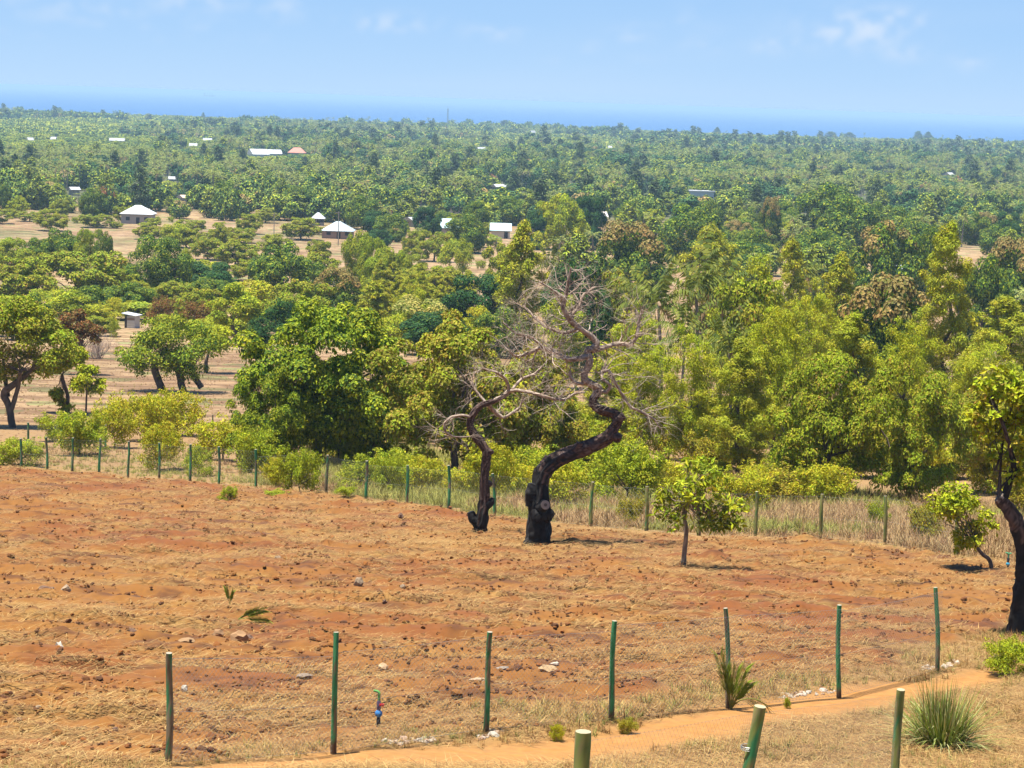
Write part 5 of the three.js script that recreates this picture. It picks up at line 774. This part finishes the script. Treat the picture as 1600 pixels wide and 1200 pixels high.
// ------------------------------------------------------------------ what nobody could count: straw, clods, grass
{
  const r = rngOf(33), ruf = d => V(0, 0, 0);
  const DIM = 0.76, dim = c => c.map(x => x * DIM), straw = []; for (let v = 0; v < 3; v++) { const B = new Build(); for (let k = 0; k < 11; k++) { const a = (r() - 0.5) * 1.6 + (r() < 0.3 ? 1.5 : 0), o = V((r() - 0.5) * 0.5, 0.01 + r() * 0.035, (r() - 0.5) * 0.4), L = 0.14 + r() * 0.34, el = (r() - 0.35) * 0.35; B.blade(o, V(Math.cos(a) * Math.cos(el), Math.sin(el), Math.sin(a) * Math.cos(el)), V(-Math.sin(a), 0, Math.cos(a)), L * 0.85, 0.006 + r() * 0.009, tint(r, [[0.30, 0.175, 0.052], [0.37, 0.235, 0.08], [0.24, 0.125, 0.034], [0.18, 0.085, 0.022]], 0.35), 0.12, 2); } straw.push(B.geo()); }
  const clod = []; for (let v = 0; v < 3; v++) { const g = new THREE.IcosahedronGeometry(1, 0), a = g.attributes.position, seen = {}; for (let i = 0; i < a.count; i++) { const key = [a.getX(i), a.getY(i), a.getZ(i)].map(x => x.toFixed(3)).join(), f = seen[key] ??= 0.6 + r() * 0.7; a.setXYZ(i, a.getX(i) * f, a.getY(i) * f * 0.55, a.getZ(i) * f); } g.deleteAttribute('uv'); g.computeVertexNormals(); clod.push(g); }
  const tuft = []; for (let v = 0; v < 4; v++) { const B = new Build(); for (let k = 0; k < 22; k++) { const a = r() * 6.283, el = 0.7 + r() * 0.8, o = V((r() - 0.5) * 0.3, 0, (r() - 0.5) * 0.3); B.blade(o, V(Math.cos(a) * Math.cos(el), Math.sin(el), Math.sin(a) * Math.cos(el)), V(-Math.sin(a), 0, Math.cos(a)), 0.5 + r() * 0.55, 0.018 + r() * 0.012, tint(r, [[1, 1, 1], [0.85, 0.85, 0.85], [1.1, 1.08, 1]], 0.3), 0.2 + r() * 0.5, 3); } tuft.push(B.geo()); }
  const S = [[], [], []], C = [[], [], []], G = [[], [], [], []], T = [[], [], [], []];
  for (let k = 0; k < 190000; k++) {                // even over the picture: nearer ground gets more
    const d = 17 + Math.pow(r(), 1.35) * 112, x = (r() - 0.5) * 0.56 * d; const [f, p] = zones(x, d), beyond = d > dFar(x) - 0.4, y = ground(x, d), pick2 = r(), st = strawAt(x, d), open = Math.abs(x) < 0.262 * d; if (!open) continue;
    if (f > 0.5) {
      if (pick2 < 0.42 && st > 0.47 + r() * 0.12) S[k % 3].push([x, y, -d, 0.8 + r() * 0.7, (r() - 0.5) * 1.2, (r() - 0.5) * 0.3]);
      else if (pick2 > 0.35 && fbm(x * 1.3, d * 2.6, 3) > 0.40 + r() * 0.2) { const s = 0.02 + Math.pow(r(), 2.5) * 0.04 + Math.pow(r(), 30) * 0.07; const c = tint(r, [[0.17, 0.058, 0.008], [0.13, 0.046, 0.009], [0.195, 0.078, 0.012], [0.085, 0.032, 0.010]], 0.4); C[k % 3].push([x, y + s * 0.08, -d, s, r() * 6.28, r() * 0.6, c]); }
    } else if (p < 0.2 + r() * 0.5) {
      if (beyond) continue; const front = d < dPath(x);
      if (pick2 < (front ? 0.34 : 0.5)) { const green = r() < 0.17, c = tint(r, green ? [[0.19, 0.205, 0.036], [0.15, 0.175, 0.028]] : [[0.33, 0.205, 0.058], [0.28, 0.155, 0.042], [0.37, 0.255, 0.085], [0.23, 0.115, 0.034]], 0.3); G[k % 4].push([x, y - 0.02, -d, (front ? 0.09 + r() * 0.15 : 0.14 + r() * 0.2) + (vn(x * 0.7, d * 0.7) > 0.64 ? 0.12 : 0), r() * 6.28, 0, c]); }
      else if (pick2 < 0.85) S[k % 3].push([x, y, -d, 0.7 + r() * 0.6, r() * 6.28, (r() - 0.5) * 0.3]);
    }
  }
  for (let k = 0; k < 40000; k++) {                 // tall dry grass beyond the far fence
    const a = (r() - 0.5) * 0.56, d0 = 62 + r() * 66, x = a * d0, lim = dFar(x), over = d0 - lim; if (over < -0.3) continue; const left = x < -9 ? smooth(-9, -14, x) : 0; if (over > lerp(40, 16, left)) continue; if (left && r() < left * 0.2) continue;
    const n = vn(x * 0.3 + 8, d0 * 0.3), c = tint(r, n > lerp(0.62, 0.35, x < 0 ? 1 : 0) ? [[0.21, 0.215, 0.036], [0.25, 0.23, 0.05]] : [[0.32, 0.21, 0.085], [0.27, 0.165, 0.07], [0.37, 0.26, 0.12], [0.22, 0.125, 0.058]], 0.3);
    T[k % 4].push([x, ground(x, d0) - 0.03, -d0, (0.45 + r() * 0.6) * lerp(1, 0.5, left) * smooth(-0.6, 1.2, over), r() * 6.28, 0, c, 0.9 + r() * 0.4]);
  }
  for (let k = 0; k < 16000; k++) {                 // litter and low growth on the upper ploughed strip
    const d0 = 118 + r() * 150, x = (r() - 0.5) * 0.56 * d0, u = 800 + x / d0 * FPX; if (u > 600 && d0 < 200 && r() < 0.5) continue; const n = vn(x * 0.15 + 3, d0 * 0.9);
    const c = tint(r, n > 0.55 ? [[0.30, 0.19, 0.08], [0.25, 0.145, 0.06]] : n > 0.2 ? [[0.19, 0.105, 0.046], [0.14, 0.072, 0.034]] : [[0.18, 0.18, 0.03], [0.22, 0.21, 0.04]], 0.3);
    T[k % 4].push([x, ground(x, d0) - 0.03, -d0, 0.18 + r() * 0.3, r() * 6.28, 0, c, 0.7]);
  }
  const PEB = [[], [], []]; for (const [u0, v0, u1, v1, n] of [[596, 1156, 680, 1150, 46], [745, 1148, 785, 1143, 22], [1215, 1088, 1305, 1078, 46], [1440, 1048, 1500, 1036, 20]]) for (let k = 0; k < n; k++) { const t = r(), p = onGround(lerp(u0, u1, t), lerp(v0, v1, t) + (r() - 0.5) * 7), s = 0.025 + r() * r() * 0.07; PEB[k % 3].push([p.x, p.y + s * 0.2, p.z, s, r() * 6.28, r() * 0.5, tint(r, [[0.36, 0.29, 0.22], [0.42, 0.36, 0.29], [0.30, 0.21, 0.14]], 0.2)]); }
  const group = (name, label, cat, geos, lists, mat) => { const g = new THREE.Group(); g.name = name; tag(g, label, cat, null, 'stuff'); scene.add(g); geos.forEach((q, k) => { const m = scatter(name + '_patch', q, mat, lists[k]); g.add(m); }); console.log(name, lists.reduce((a, b) => a + b.length, 0)); };
  group('straw_litter', 'pale straw litter strewn over the ploughed soil and verges', 'straw', straw, S, dryMat);
  group('soil_clods', 'reddish brown soil clods over the ploughed field', 'soil', clod, C, new THREE.MeshStandardMaterial({ roughness: 1 }));
  group('pale_gravel', 'pale gravel scattered at the foot of the track fence', 'gravel', clod, PEB, new THREE.MeshStandardMaterial({ roughness: 1 }));
  group('short_dry_grass', 'short dry grass on the verges of the dirt track', 'grass', tuft, G, dryMat);
  group('tall_dry_grass', 'dry grass beyond the far fence and on the strip behind it', 'grass', tuft, T, dryMat);
}
scene.traverse(o => { if (o.isMesh) { o.castShadow = true; o.receiveShadow = true; } });
renderer.render(scene, camera);
